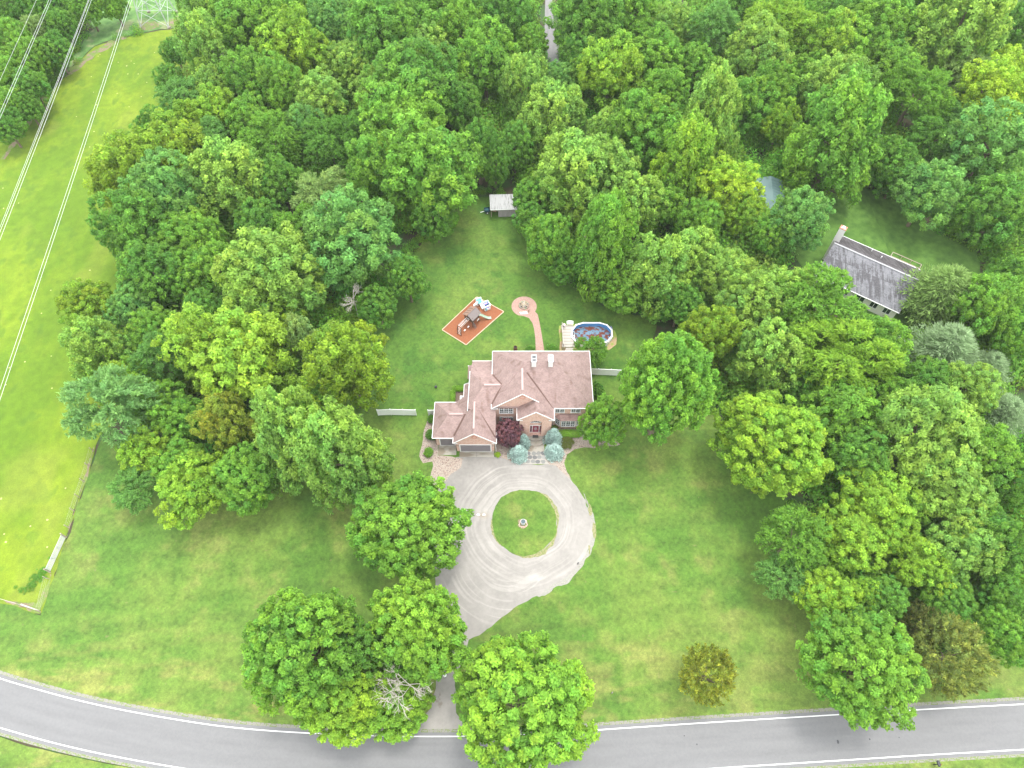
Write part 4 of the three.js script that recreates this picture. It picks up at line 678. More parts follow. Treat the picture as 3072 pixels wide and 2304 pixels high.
const BUILD = {
  round(seed) {
    const L = new Leaves(seed), r = L.r, K = 22, majors = [];
    for (let i = 0; i < K; i++) { const y = 1 - 1.75 * (i + 0.4) / K, a = i * 2.39996 + r() * 0.7, s = Math.sqrt(Math.max(0, 1 - y * y)), q = 0.52 + 0.24 * r(); majors.push({ x: Math.cos(a) * s * q, y: y * q, z: Math.sin(a) * s * q, r: 0.27 + 0.14 * r() }); }
    majors.push({ x: 0, y: 0, z: 0, r: 0.5 });
    clumps(L, [{ x: 0, y: 0, z: 0, r: 0.58 }], { minor: 75, mr: 0.13, leaves: 34, len: 0.1, tint: 0.3 }); clumps(L, majors, { minor: 22, mr: 0.1, leaves: 64, len: 0.068, tint: 0.34 }); return L.geometry();
  },
  oak(seed) {
    const L = new Leaves(seed), r = L.r, K = 16, majors = [];
    for (let i = 0; i < K; i++) { const y = 1 - 1.75 * (i + 0.4) / K, a = i * 2.39996 + r() * 1.1, s = Math.sqrt(Math.max(0, 1 - y * y)), q = 0.5 + 0.32 * r(); majors.push({ x: Math.cos(a) * s * q, y: y * q * 0.95, z: Math.sin(a) * s * q, r: 0.3 + 0.13 * r() }); }
    majors.push({ x: 0, y: -0.05, z: 0, r: 0.42 });
    clumps(L, [{ x: 0, y: 0, z: 0, r: 0.52 }], { minor: 75, mr: 0.13, leaves: 34, len: 0.1, tint: 0.3 }); clumps(L, majors, { minor: 22, mr: 0.115, leaves: 66, len: 0.071, tint: 0.38, squash: 0.85 }); return L.geometry();
  },
  tall(seed) {
    const L = new Leaves(seed), r = L.r, majors = [], K = 20;
    for (let i = 0; i < K; i++) { const y = 0.82 - 1.72 * (i + 0.2) / K, w = 0.68 * Math.sqrt(clamp(1 - ((y + 0.25) / 1.15) ** 2)) * (0.75 + 0.35 * r()), a = i * 2.39996 + r(); majors.push({ x: Math.cos(a) * w, y, z: Math.sin(a) * w, r: 0.25 + 0.08 * r() }); }
    for (let y = -0.5; y < 0.7; y += 0.3) majors.push({ x: 0, y, z: 0, r: 0.36 });
    clumps(L, majors, { minor: 18, mr: 0.1, leaves: 56, len: 0.076, low: -0.95, up: 0.3, tint: 0.3, squash: 1.25, tips: 0.14 }); return L.geometry();
  },
  feather(seed) {
    const L = new Leaves(seed), r = L.r, majors = [];
    for (let i = 0; i < 11; i++) { const y = 0.9 - 1.6 * (i + 0.3) / 11, a = i * 2.39996 + r(), s = Math.sqrt(Math.max(0, 1 - y * y)), q = 0.56 + 0.16 * r(); majors.push({ x: Math.cos(a) * s * q, y: y * q, z: Math.sin(a) * s * q, r: 0.36 + 0.08 * r() }); }
    majors.push({ x: 0, y: 0, z: 0, r: 0.5 });
    majors.forEach((m, mi) => {
      for (let i = 0; i < 46; i++) {
        const d = onSphere(r); if (d.y < -0.6) d.y *= -1;
        const c = V3(m.x, m.y, m.z).addScaledVector(d, m.r * (0.75 + 0.3 * r())); if (majors.some((o, oi) => oi !== mi && Math.hypot(c.x - o.x, c.y - o.y, c.z - o.z) < o.r * 0.7)) continue;
        const out = V3(c.x, 0.25 + d.y * 0.3, c.z).normalize(), k0 = 1 + (r() - 0.5) * 0.28, warm = (r() - 0.4) * 0.2;
        for (let k = 0; k < 34; k++) {
          const t = r(), p = c.clone().addScaledVector(out, (t - 0.3) * 0.24).add(V3(0, -0.1 * t * t, 0)).add(onSphere(r).multiplyScalar(0.045));
          L.strand(p, out.clone().multiplyScalar(0.6).add(onSphere(r).multiplyScalar(0.8)).add(V3(0, -0.1, 0)).normalize(), 0.055 + 0.05 * r(), 0.017 + 0.012 * r(), k0 * (0.75 + 0.5 * r()), warm);
        }
      }
    });
    return L.geometry();
  },
  cedar(seed) {
    const L = new Leaves(seed), r = L.r;
    for (let i = 0; i < 640; i++) {
      const d = onSphere(r); d.y = d.y * 0.9 + 0.16; d.normalize();
      const inner = i % 4 === 0 ? 0.62 : 1, s = inner * (0.58 + 0.3 * noise(d.x * 2.4 + seed, d.z * 2.4 + d.y * 2) + 0.22 * r()), c = V3(d.x * s, d.y * (s + 0.08), d.z * s), dir = V3(d.x * 0.8, 0.55 + 0.4 * d.y, d.z * 0.8).add(onSphere(r).multiplyScalar(0.45)).normalize(), k0 = 1 + (r() - 0.5) * 0.7, warm = (r() - 0.5) * 0.4;
      for (let k = 0; k < 26; k++) {
        const t = r(), p = c.clone().addScaledVector(dir, (t - 0.5) * 0.2).add(onSphere(r).multiplyScalar(0.065 * (1.15 - t)));
        L.strand(p, dir.clone().add(onSphere(r).multiplyScalar(0.95)).normalize(), 0.05 + 0.05 * r(), 0.013 + 0.011 * r(), k0 * (0.7 + 0.6 * r()), warm);
      }
    }
    return L.geometry();
  },
  pine(seed) {
    const L = new Leaves(seed), r = L.r;
    for (let y = -0.7, tier = 0; y < 0.98; y += 0.13, tier++) {
      const w = 0.98 * Math.pow(clamp((1.05 - y) / 1.75), 0.72), nb = Math.round(9 + w * 9);
      for (let b = 0; b < nb; b++) {
        const a = (b / nb) * 6.283 + tier * 0.7 + r() * 0.35, l = w * (0.75 + 0.4 * r()), k0 = 1 + (r() - 0.5) * 0.3;
        const n = Math.ceil(l * 14);
        for (let j = 2; j <= n; j++) {
          const t = (j / n) * l, c = V3(Math.cos(a) * t, y + 0.16 * t * t + (r() - 0.5) * 0.05, Math.sin(a) * t), sd = V3(-Math.sin(a), 0, Math.cos(a));
          for (let k = 0; k < 8; k++) { const o = (r() - 0.5) * 0.2 * (0.4 + t); L.strand(c.clone().addScaledVector(sd, o).add(V3(0, (r() - 0.5) * 0.04, 0)), V3(Math.cos(a), 0.35, Math.sin(a)).addScaledVector(sd, o * 5).add(onSphere(r).multiplyScalar(0.55)).normalize(), 0.08 + 0.06 * r(), 0.013 + 0.008 * r(), k0 * (0.75 + 0.5 * r())); }
        }
      }
    }
    return L.geometry();
  },
};
BUILD.big = (seed) => {      // the large trees nearest the camera: finer leaves
  const L = new Leaves(seed), r = L.r, K = 30, majors = [];
  for (let i = 0; i < K; i++) { const y = 1 - 1.5 * (i + 0.4) / K, a = i * 2.39996 + r() * 0.8, s = Math.sqrt(Math.max(0, 1 - y * y)), q = 0.64 + 0.13 * r(); majors.push({ x: Math.cos(a) * s * q, y: y * q, z: Math.sin(a) * s * q, r: 0.23 + 0.09 * r() }); }
  majors.push({ x: 0, y: 0, z: 0, r: 0.6 });
  clumps(L, [{ x: 0, y: 0, z: 0, r: 0.66 }], { minor: 110, mr: 0.1, leaves: 44, len: 0.07, tint: 0.3 }); clumps(L, majors, { minor: 24, mr: 0.078, leaves: 72, len: 0.055, tint: 0.36 }); return L.geometry();
};
const SHAPES = {};
for (const [kind, n] of Object.entries({ big: 3, round: 5, oak: 4, tall: 3, feather: 3, cedar: 2, pine: 2 })) SHAPES[kind] = Array.from({ length: n }, (_, i) => BUILD[kind](100 + i * 13 + kind.length * 71));
function trunkGeo(h, r0, spread, seed) {    // a tapered trunk with limbs that reach into the crown
  const r = rng(seed), g = [rod(V3(0, -0.1, 0), V3(0, h * 0.55, 0), r0, r0 * 0.72, 8), rod(V3(0, h * 0.55, 0), V3(0.2, h, 0.1), r0 * 0.72, r0 * 0.25, 7)];
  for (let i = 0; i < 5; i++) { const a = i * 2.4 + r(), y = h * (0.42 + 0.1 * i), l = spread * (0.3 + 0.2 * r()); g.push(rod(V3(0, y, 0), V3(Math.cos(a) * l, y + l * 0.75, Math.sin(a) * l), r0 * 0.42, r0 * 0.12, 5)); }
  return merged(g);
}
const TRUNKS = [1, 2, 3].map((s) => trunkGeo(1, 0.045, 0.4, s));
const GROUPS = { big: 'broadleaf trees', round: 'broadleaf trees', oak: 'lobed broadleaf trees', tall: 'tall pointed broadleaf trees', feather: 'soft feathery trees', cedar: 'cedars by the road', pine: 'silvery pines' };
const NAMES = { big: 'broadleaf_tree', round: 'broadleaf_tree', oak: 'lobed_tree', tall: 'tall_tree', feather: 'feathery_tree', cedar: 'cedar_tree', pine: 'pine_tree' };
const rt = rng(42);
TREES.forEach(([x, z, a, b, hc, kind, tone, label], i) => {
  const low = hc - b < 0.6, o = thing(NAMES[kind], label, kind === 'cedar' ? 'cedar tree' : kind === 'pine' ? 'pine tree' : 'tree', x, 0, z, rt() * 6.283, GROUPS[kind]);
  const list = SHAPES[kind], crown = part('crown', list[i % list.length], leafMat[tone], o);
  crown.position.y = hc; crown.scale.set(a * (0.9 + 0.2 * rt()), b, a * (0.9 + 0.2 * rt())); if (kind !== 'big') crown.rotation.set((rt() - 0.5) * 0.3, 0, (rt() - 0.5) * 0.3);
  const trunk = part('trunk', TRUNKS[i % 3], barkMat, o), h = hc + b * 0.2;
  trunk.scale.set(h * (0.75 + a * 0.03), h, h * (0.75 + a * 0.03));
});

let WEED;
// ---------------------------------------------------------------- undergrowth on the forest floor, one mass
{
  const L = new Leaves(9), r = L.r;
  for (let i = 0; i < 240; i++) { const d = onSphere(r); d.y = Math.abs(d.y) * 1.1; L.face(d.clone().multiplyScalar(0.55 + 0.55 * r()), d.clone().add(V3(0, 0.5, 0)).add(onSphere(r).multiplyScalar(0.7)).normalize(), 0.2, 0.13, 0.7 + 0.6 * r(), (r() - 0.5) * 0.2); }
  const places = [], q = rng(31), O = OUTLINES, clear = [O.front_lawn, O.field, O.scrub, O.neighbor_lawn, O.lane, O.verge];
  const nearPoly = (x, z) => clear.some((p) => inside(x, z, p));
  for (let k = 0; k < 22000; k++) {
    const x = -128 + q() * 250, z = -184 + q() * 170; if (z > -16 || (x < -55 && z > -56) || (x > -60 && x < 36 && z > -38)) continue;
    if (nearPoly(x, z) || (Math.abs(x - 4) < 13 && z > -68) || (x > 56 && x < 80 && z < -72 && z > -97 && Math.abs((x - 68) * 0.576 + (z + 84) * 0.817) < 9) || Math.hypot(x + 2, z + 103) < 5) continue;
    const w = fbm(x / 6, z / 6, 3); if (w < 0.42) continue;
    const deep = clear.every((p) => !inside(x + 3, z, p) && !inside(x - 3, z, p) && !inside(x, z + 3, p) && !inside(x, z - 3, p)) && Math.hypot(x + 2, z + 103) > 9; places.push([x, z, (deep ? 1.1 + 1.9 * q() : 0.6 + 0.9 * q()) * (0.7 + w * 0.6), q() * 6.28]);
  }
  WEED = L.geometry(); const im = new THREE.InstancedMesh(WEED, leafMat.G, places.length), m = new THREE.Matrix4(), e = new THREE.Euler(), c = new THREE.Color();
  places.forEach(([x, z, s, t], i) => { im.setMatrixAt(i, m.compose(V3(x, -0.1, z), new THREE.Quaternion().setFromEuler(e.set(0, t, 0)), V3(s, s * (0.9 + 0.8 * q()), s))); im.setColorAt(i, c.setRGB(0.8 + 0.5 * q(), 0.85 + 0.35 * q(), 0.8 + 0.5 * q())); });
  im.name = 'undergrowth'; im.castShadow = im.receiveShadow = true; scene.add(im);
  tag(im, 'low green undergrowth covering the forest floor between the trunks', 'undergrowth'); im.userData.kind = 'stuff';
}


// ---------------------------------------------------------------- shrubs and bare trees
function shrub(name, label, category, x, z, a, b, hc, kind, tone, i, group, trunk = true) {
  const o = thing(name, label, category, x, 0, z, i * 1.3, group), c = part('crown', SHAPES[kind][i % SHAPES[kind].length], leafMat[tone], o);
  c.position.y = hc; c.scale.set(a, b, a); if (trunk) part('trunk', TRUNKS[i % 3], barkMat, o).scale.set(hc * 1.2, hc * 1.1, hc * 1.2); return o;
}
SHAPES.spruce = [3, 8].map((seed) => {       // dense layered blue spruce: flat sprays in tiers
  const L = new Leaves(seed), r = L.r;
  for (let y = -0.95, tier = 0; y < 0.95; y += 0.17, tier++) {
    const w = Math.pow(clamp((1.02 - y) / 1.95), 0.6), nb = Math.round(7 + w * 11);
    for (let b = 0; b < nb; b++) {
      const a = (b / nb) * 6.283 + tier * 0.5 + r() * 0.25, l = w * (0.78 + 0.34 * r()), k0 = 1 + (r() - 0.5) * 0.55;
      for (let k = 0; k < 70; k++) { const t = l * Math.sqrt(r()), sw = (r() - 0.5) * 0.42 * (0.35 + t); L.strand(V3(Math.cos(a) * t - Math.sin(a) * sw, y + 0.1 * t + (r() - 0.5) * 0.1, Math.sin(a) * t + Math.cos(a) * sw), V3(Math.cos(a), 0.3, Math.sin(a)).add(onSphere(r).multiplyScalar(0.8)).normalize(), 0.1 + 0.06 * r(), 0.028, k0 * (0.75 + 0.5 * r())); }
    }
  }
  return L.geometry();
});
const SPG = 'blue spruces beside the front walk';
shrub('blue_spruce', 'blue spruce right of the front walk, nearer the house', 'spruce', 6.7, -51.4, 1.55, 2.0, 1.9, 'spruce', 'SP', 0, SPG);
shrub('blue_spruce', 'blue spruce right of the front walk, nearer the drive', 'spruce', 6.75, -49.1, 1.6, 1.5, 1.4, 'spruce', 'SP', 1, SPG);
shrub('blue_spruce', 'blue spruce left of the front walk, nearer the drive', 'spruce', 1.0, -48.8, 1.6, 1.5, 1.4, 'spruce', 'SP', 0, SPG);
shrub('blue_spruce', 'narrow blue spruce left of the front steps, behind the purple maple', 'spruce', 1.9, -50.7, 1.1, 1.8, 1.7, 'spruce', 'SP', 1, SPG);
shrub('purple_maple', 'purple leaved maple between the garage wing and the entrance', 'maple tree', -0.45, -51.4, 2.25, 2.8, 2.8, 'round', 'PU', 2);
shrub('foundation_shrub', 'dark shrub by the garage wing wall, farthest from the drive', 'shrub', -13.35, -55.2, 0.75, 0.7, 0.65, 'round', 'D', 1, 'shrubs in the rock bed');
shrub('foundation_shrub', 'long dark shrub along the garage wing wall', 'shrub', -13.2, -52.2, 0.95, 0.85, 0.8, 'round', 'D', 2, 'shrubs in the rock bed');
shrub('foundation_shrub', 'round bright shrub alone in the rock bed left of the single garage', 'shrub', -13.5, -49.1, 0.85, 0.6, 0.55, 'round', 'G', 3, 'shrubs in the rock bed');
shrub('yellow_perennial', 'small yellow plant at the corner of the wide garage apron', 'plant', -2.3, -48.85, 0.5, 0.3, 0.3, 'round', 'YY', 0, undefined, false);
shrub('mulch_shrub', 'sparse brown green shrub right of the blue spruces', 'shrub', 8.9, -50.9, 1.1, 0.5, 0.45, 'feather', 'CD', 1);
shrub('back_shrub', 'rounded shrub behind the house, left of the brick path', 'shrub', 3.2, -69.1, 0.9, 0.8, 0.7, 'round', 'D', 2, 'shrubs at the back wall');
shrub('back_shrub', 'rounded shrub behind the house, right of the brick path', 'shrub', 7.0, -69.1, 1.15, 0.8, 0.7, 'round', 'D', 3, 'shrubs at the back wall');
shrub('side_hedge', 'dark clipped shrub at the right wall of the house below the fence', 'hedge', 14.4, -60.4, 1.35, 1.5, 1.4, 'round', 'D', 1);
SHAPES.hedge = [21].map((seed) => {     // leaves over a rounded block, half extents 1 x 1 x 1
  const L = new Leaves(seed), r = L.r;
  for (let i = 0; i < 5200; i++) { const d = onSphere(r), m = Math.max(Math.abs(d.x), Math.abs(d.y), Math.abs(d.z)), p = d.clone().divideScalar(m).lerp(d, 0.3).multiplyScalar(0.88 + 0.16 * r()); L.face(p, d.clone().add(onSphere(r).multiplyScalar(0.7)).normalize(), 0.13, 0.08, 0.75 + 0.5 * r(), (r() - 0.5) * 0.2); }
  return L.geometry();
});
function hedge(label, x, z, w, h, d, tone, turn = 0) { const o = thing('clipped_hedge', label, 'hedge', x, 0, z, turn, 'clipped hedges'); const c = part('foliage', SHAPES.hedge[0], leafMat[tone], o); c.scale.set(w / 2, h / 2, d / 2); c.position.y = h / 2; for (const q of [-0.3, 0, 0.3]) part('stem', rod(V3(q * w, 0, 0), V3(q * w, h * 0.6, 0), 0.04), barkMat, o); return o; }
hedge('long clipped light green hedge under the bay window', 9.25, -52.55, 4.0, 1.0, 1.25, 'YG');
hedge('clipped light green hedge behind the cooling unit', -8.9, -61.3, 2.6, 0.8, 1.0, 'YG'); hedge('clipped light green hedge left of the cooling unit', -10.1, -59.6, 0.95, 0.8, 2.6, 'YG');
function deadTree(label, x, z, h, spread, seed, name = 'bare_tree', cat = 'dead tree', base = 0) {
  const r = rng(seed), g = [], o = thing(name, label, cat, x, base, z, 0, name === 'bare_tree' ? 'leafless dead trees' : undefined);
  g.push(rod(V3(0, -0.1, 0), V3(0.1, h * 0.5, 0), 0.13, 0.09)); const tr = part('trunk', merged(g), deadMat, o);
  const br = [];
  (function grow(p, d, l, w, n) {
    const q = p.clone().addScaledVector(d, l); br.push(rod(p, q, w, w * 0.62, 4)); if (!n) return;
    for (let i = 0; i < (n > 2 ? 5 : 3); i++) grow(p.clone().lerp(q, 0.45 + 0.55 * r()), d.clone().add(onSphere(r).multiplyScalar(n > 2 ? 1.0 : 0.85)).setY(d.y * 0.6 + 0.25 + 0.3 * (r() - 0.3)).normalize(), l * (0.5 + 0.2 * r()), w * 0.6, n - 1);
  })(V3(0.1, h * 0.5, 0), V3(0, 1, 0), h * 0.28, 0.085, 4);
  const m = part('branches', merged(br), deadMat, o); m.scale.set(spread, 1, spread); return o;
}
deadTree('pale leafless tree in the roadside clump, farther from the road', -12.7, -13.1, 13, 1.0, 11);
deadTree('pale leafless tree in the roadside clump, nearest the road', -14.5, -12.2, 11, 1.15, 23);
deadTree('grey twiggy leafless tree at the left edge of the back lawn', -28.0, -76.3, 8.5, 1.35, 31);
deadTree('bare snag at the right foot of the tall pale pasture tree', -62.4, -140.2, 12, 0.8, 47);
{
  const o = thing('fallen_limb', 'bare limb leaning through the gap between the lime domes, lower right', 'limb', 47.6, 0, -28.6);
  part('trunk', merged([rod(V3(0, 0, 0), V3(3.2, 3.4, -3.0), 0.22, 0.16, 7), rod(V3(3.2, 3.4, -3.0), V3(5.8, 5.2, -4.6), 0.16, 0.08, 6)]), deadMat, o); part('branch', rod(V3(3.2, 3.4, -3), V3(3.5, 5.6, -4.2), 0.09, 0.04, 5), deadMat, o);
  const p = thing('leaning_trunk', 'grey leaning trunk showing below the pale dome in the right part', 'tree trunk', 56.9, 0, -39.2);
  part('trunk', merged([rod(V3(0, 0, 0), V3(3.0, 6.2, -2.2), 0.35, 0.26, 8), rod(V3(3.0, 6.2, -2.2), V3(3.4, 9.0, -3.4), 0.26, 0.12, 7)]), deadMat, p); part('branch', rod(V3(2.4, 5, -1.7), V3(3.9, 6.4, -1.0), 0.12, 0.05, 5), deadMat, p);
}

// ---------------------------------------------------------------- round the house
M.vinyl = std([0.80, 0.80, 0.80], 0.45);
function vinylFence(label, pts, h = 1.8) {
  const o = thing('vinyl_fence', label, 'fence', pts[0][0], 0, pts[0][1], 0, 'white vinyl fences beside the house'), [ox, oz] = pts[0];
  pts.forEach(([x, z], i) => {
    const p = part('post', box(0.13, h + 0.1, 0.13, x - ox, (h + 0.1) / 2, z - oz), M.vinyl, o); part('post_cap', new THREE.ConeGeometry(0.11, 0.1, 4).rotateY(Math.PI / 4).translate(x - ox, h + 0.15, z - oz), M.vinyl, p);
    if (i) { const [a, b] = pts[i - 1], A = V3(a - ox, 0, b - oz), B = V3(x - ox, 0, z - oz); const pn = part('panel', bar(A.clone().setY(h / 2), B.clone().setY(h / 2), 0.05, h - 0.16), M.vinyl, o); part('rail', merged([bar(A.clone().setY(h - 0.06), B.clone().setY(h - 0.06), 0.08, 0.12), bar(A.clone().setY(0.1), B.clone().setY(0.1), 0.08, 0.12)]), M.vinyl, pn); }
  });
  return o;
}
vinylFence('white vinyl fence left of the open gap in the side lawn', [[-22.4, -56.3], [-20.25, -56.4], [-18.15, -56.35], [-16.05, -56.3]]);
vinylFence('short white vinyl fence between the gap and the garage wing', [[-13.95, -56.25], [-12.3, -56.3]]);
vinylFence('white vinyl fence right of the house, in front of the pool', [[12.9, -64.55], [14.9, -64.4], [17.05, -64.3], [19.25, -64.15], [21.4, -64.0]]);
{
  const o = thing('air_conditioner', 'white square cooling unit beside the left wall of the house', 'air conditioner', -8.4, 0, -59.2);
  part('body', rbox(0.8, 0.85, 0.8, 0, 0.5, 0, 0.05), M.vinyl, o); part('fan_grille', new THREE.TorusGeometry(0.26, 0.03, 6, 24).rotateX(Math.PI / 2).translate(0, 0.94, 0), std([0.35, 0.36, 0.38], 0.5), o);
  part('fan', merged([new THREE.CylinderGeometry(0.08, 0.08, 0.03, 12).translate(0, 0.94, 0), box(0.5, 0.015, 0.08, 0, 0.935, 0), box(0.08, 0.015, 0.5, 0, 0.936, 0)]), std([0.12, 0.12, 0.13], 0.5), o);
  const b = thing('rusty_barrel', 'rusty brown barrel standing behind the back wall', 'barrel', 0.6, 0, -69.6); const rust = std([0.13, 0.05, 0.03], 0.8);
  part('body', new THREE.CylinderGeometry(0.3, 0.3, 1.0, 20, 1, true).translate(0, 0.5, 0), std([0.16, 0.06, 0.035], 0.8, { side: THREE.DoubleSide }), b); part('hoop', merged([0.05, 0.36, 0.68, 0.99].map((y) => new THREE.TorusGeometry(0.305, 0.02, 6, 24).rotateX(Math.PI / 2).translate(0, y, 0))), rust, b); part('ash', new THREE.CylinderGeometry(0.28, 0.28, 0.05, 20).translate(0, 0.75, 0), std([0.03, 0.03, 0.03], 1), b);
  const k = single('black_ball', new THREE.SphereGeometry(0.24, 18, 12).translate(0, 0.22, 0), std([0.035, 0.035, 0.045], 0.5), 'small dark ball lying on the side lawn', 'ball'); k.position.set(-13.1, 0, -61.8);
  struct('mulch_patch', span(-9.7, -7.6, -0.05, 0.012, -61, -57.2), std([0.13, 0.095, 0.07], 1), 'bare mulch under the cooling unit');
}
// brick path and fire pit pad
{
  const t = texture(512, 512, (u, v) => { const row = Math.floor(v * 40), x = u * 20 + (row % 2) * 0.5, cell = Math.floor(x) % 20, fx = x - Math.floor(x), fy = v * 40 - row, j = fx < 0.06 || fy < 0.12; const c = j ? [0.30, 0.24, 0.19] : mix([0.27, 0.15, 0.12], [0.35, 0.225, 0.19], lat(cell + 40, row + 60)); return c.map((q) => q * grain(0.2)); });
  t.repeat.set(0.25, 0.25);
  const m = new THREE.MeshStandardMaterial({ map: t, roughness: 0.95 });
  const poly = []; for (let a = -0.55; a < 4.35; a += 0.2) poly.push([2.25 + 2.35 * Math.cos(a), -79.5 - 2.35 * Math.sin(a)]);
  poly.push([2.2, -77.2], [3.1, -76.8], [3.75, -75.6], [4.0, -74.4], [4.2, -72.2], [4.3, -66], [5.9, -66], [5.75, -69.5], [5.4, -72.8], [5.1, -75.3], [4.75, -77.6]);
  struct('brick_path', sheet(poly, 0.014, [0, 1, 0, 1]), m, 'pink brick path from the house to the round fire pit pad');
  const o = thing('fire_pit', 'round fire pit heaped with pale firewood on the brick pad', 'fire pit', 2.2, 0, -79.7), r = rng(6), wood = std([0.40, 0.325, 0.24], 0.95), grey = std([0.36, 0.33, 0.30], 0.95);
  for (let i = 0; i < 16; i++) { const a = (i / 16) * 6.283; part('stone', rbox(0.34, 0.26, 0.22, 0, 0.13, 0, 0.05), std([0.22 + 0.1 * r(), 0.2 + 0.08 * r(), 0.18], 0.95), o).position.set(Math.cos(a) * 0.86, 0, Math.sin(a) * 0.86); o.children[o.children.length - 1].rotation.y = -a + Math.PI / 2; }
  part('ash', new THREE.CylinderGeometry(0.74, 0.74, 0.08, 20).translate(0, 0.05, 0), std([0.05, 0.047, 0.045], 1), o);
  for (let i = 0; i < 16; i++) { const a = r() * 6.283, l = 0.55 + 0.4 * r(); part('log', rod(V3(-Math.cos(a) * l, 0.16 + 0.28 * r(), -Math.sin(a) * l), V3(Math.cos(a) * l, 0.2 + 0.35 * r(), Math.sin(a) * l), 0.07, 0.05, 6), i % 3 ? wood : grey, o); }
  const w = thing('log_pile', 'short pile of split pale logs on the brick pad below the fire pit', 'log pile', 2.15, 0, -77.85, 0.05);
  for (let i = 0; i < 3; i++) part('log', rod(V3(-0.75 + 0.08 * i, 0.1, -0.18 + i * 0.17), V3(0.7 + 0.05 * i, 0.1, -0.2 + i * 0.17), 0.085, 0.075, 7), i === 1 ? grey : M.vinyl, w); part('stump', rod(V3(0.75, 0.0, -0.2), V3(1.05, 0.45, -0.5), 0.13, 0.1, 8), std([0.24, 0.15, 0.1], 1), w);
}
// fountain in the island
{
  const o = thing('bird_bath', 'stone bird bath in a ring of rubble at the centre of the grass island', 'bird bath', 1.7, 0.02, -37.3), stone = std([0.33, 0.35, 0.34], 0.85), r = rng(12);
  part('rubble', sheet(ring(0, 0, 0.85, 0.85, 20, 0.5), 0.012, [0, 1, 0, 1]), M.dry, o);
  part('pedestal', new THREE.LatheGeometry([[0.3, 0], [0.3, 0.08], [0.14, 0.2], [0.11, 0.55], [0.2, 0.68]].map(([a, b]) => new THREE.Vector2(a, b)), 20), stone, o);
  part('bowl', new THREE.LatheGeometry([[0.1, 0.68], [0.36, 0.76], [0.42, 0.86], [0.38, 0.87], [0.3, 0.79], [0, 0.75]].map(([a, b]) => new THREE.Vector2(a, b)), 24), stone, o); part('water', new THREE.CylinderGeometry(0.34, 0.34, 0.01, 20).translate(0, 0.82, 0), std([0.05, 0.08, 0.09], 0.1), o);
  for (let i = 0; i < 16; i++) { const a = (i / 16) * 6.283, d = 0.5 + 0.18 * r(); const s = part('stone', new THREE.DodecahedronGeometry(0.1 + 0.06 * r()), std([0.45 + 0.15 * r(), 0.38, 0.33], 0.95), o); s.position.set(Math.cos(a) * d, 0.06, Math.sin(a) * d); s.scale.y = 0.7; }
  const p = thing('drain_cover', 'pair of pale stones at the washed out hollow in the drive', 'stone', -4.6, 0, -38.7); for (const x of [-0.6, 0.25]) part('stone', new THREE.DodecahedronGeometry(0.24).scale(1.2, 0.3, 0.8).translate(x, 0.05, 0), std([0.72, 0.68, 0.6], 0.95), p);
}
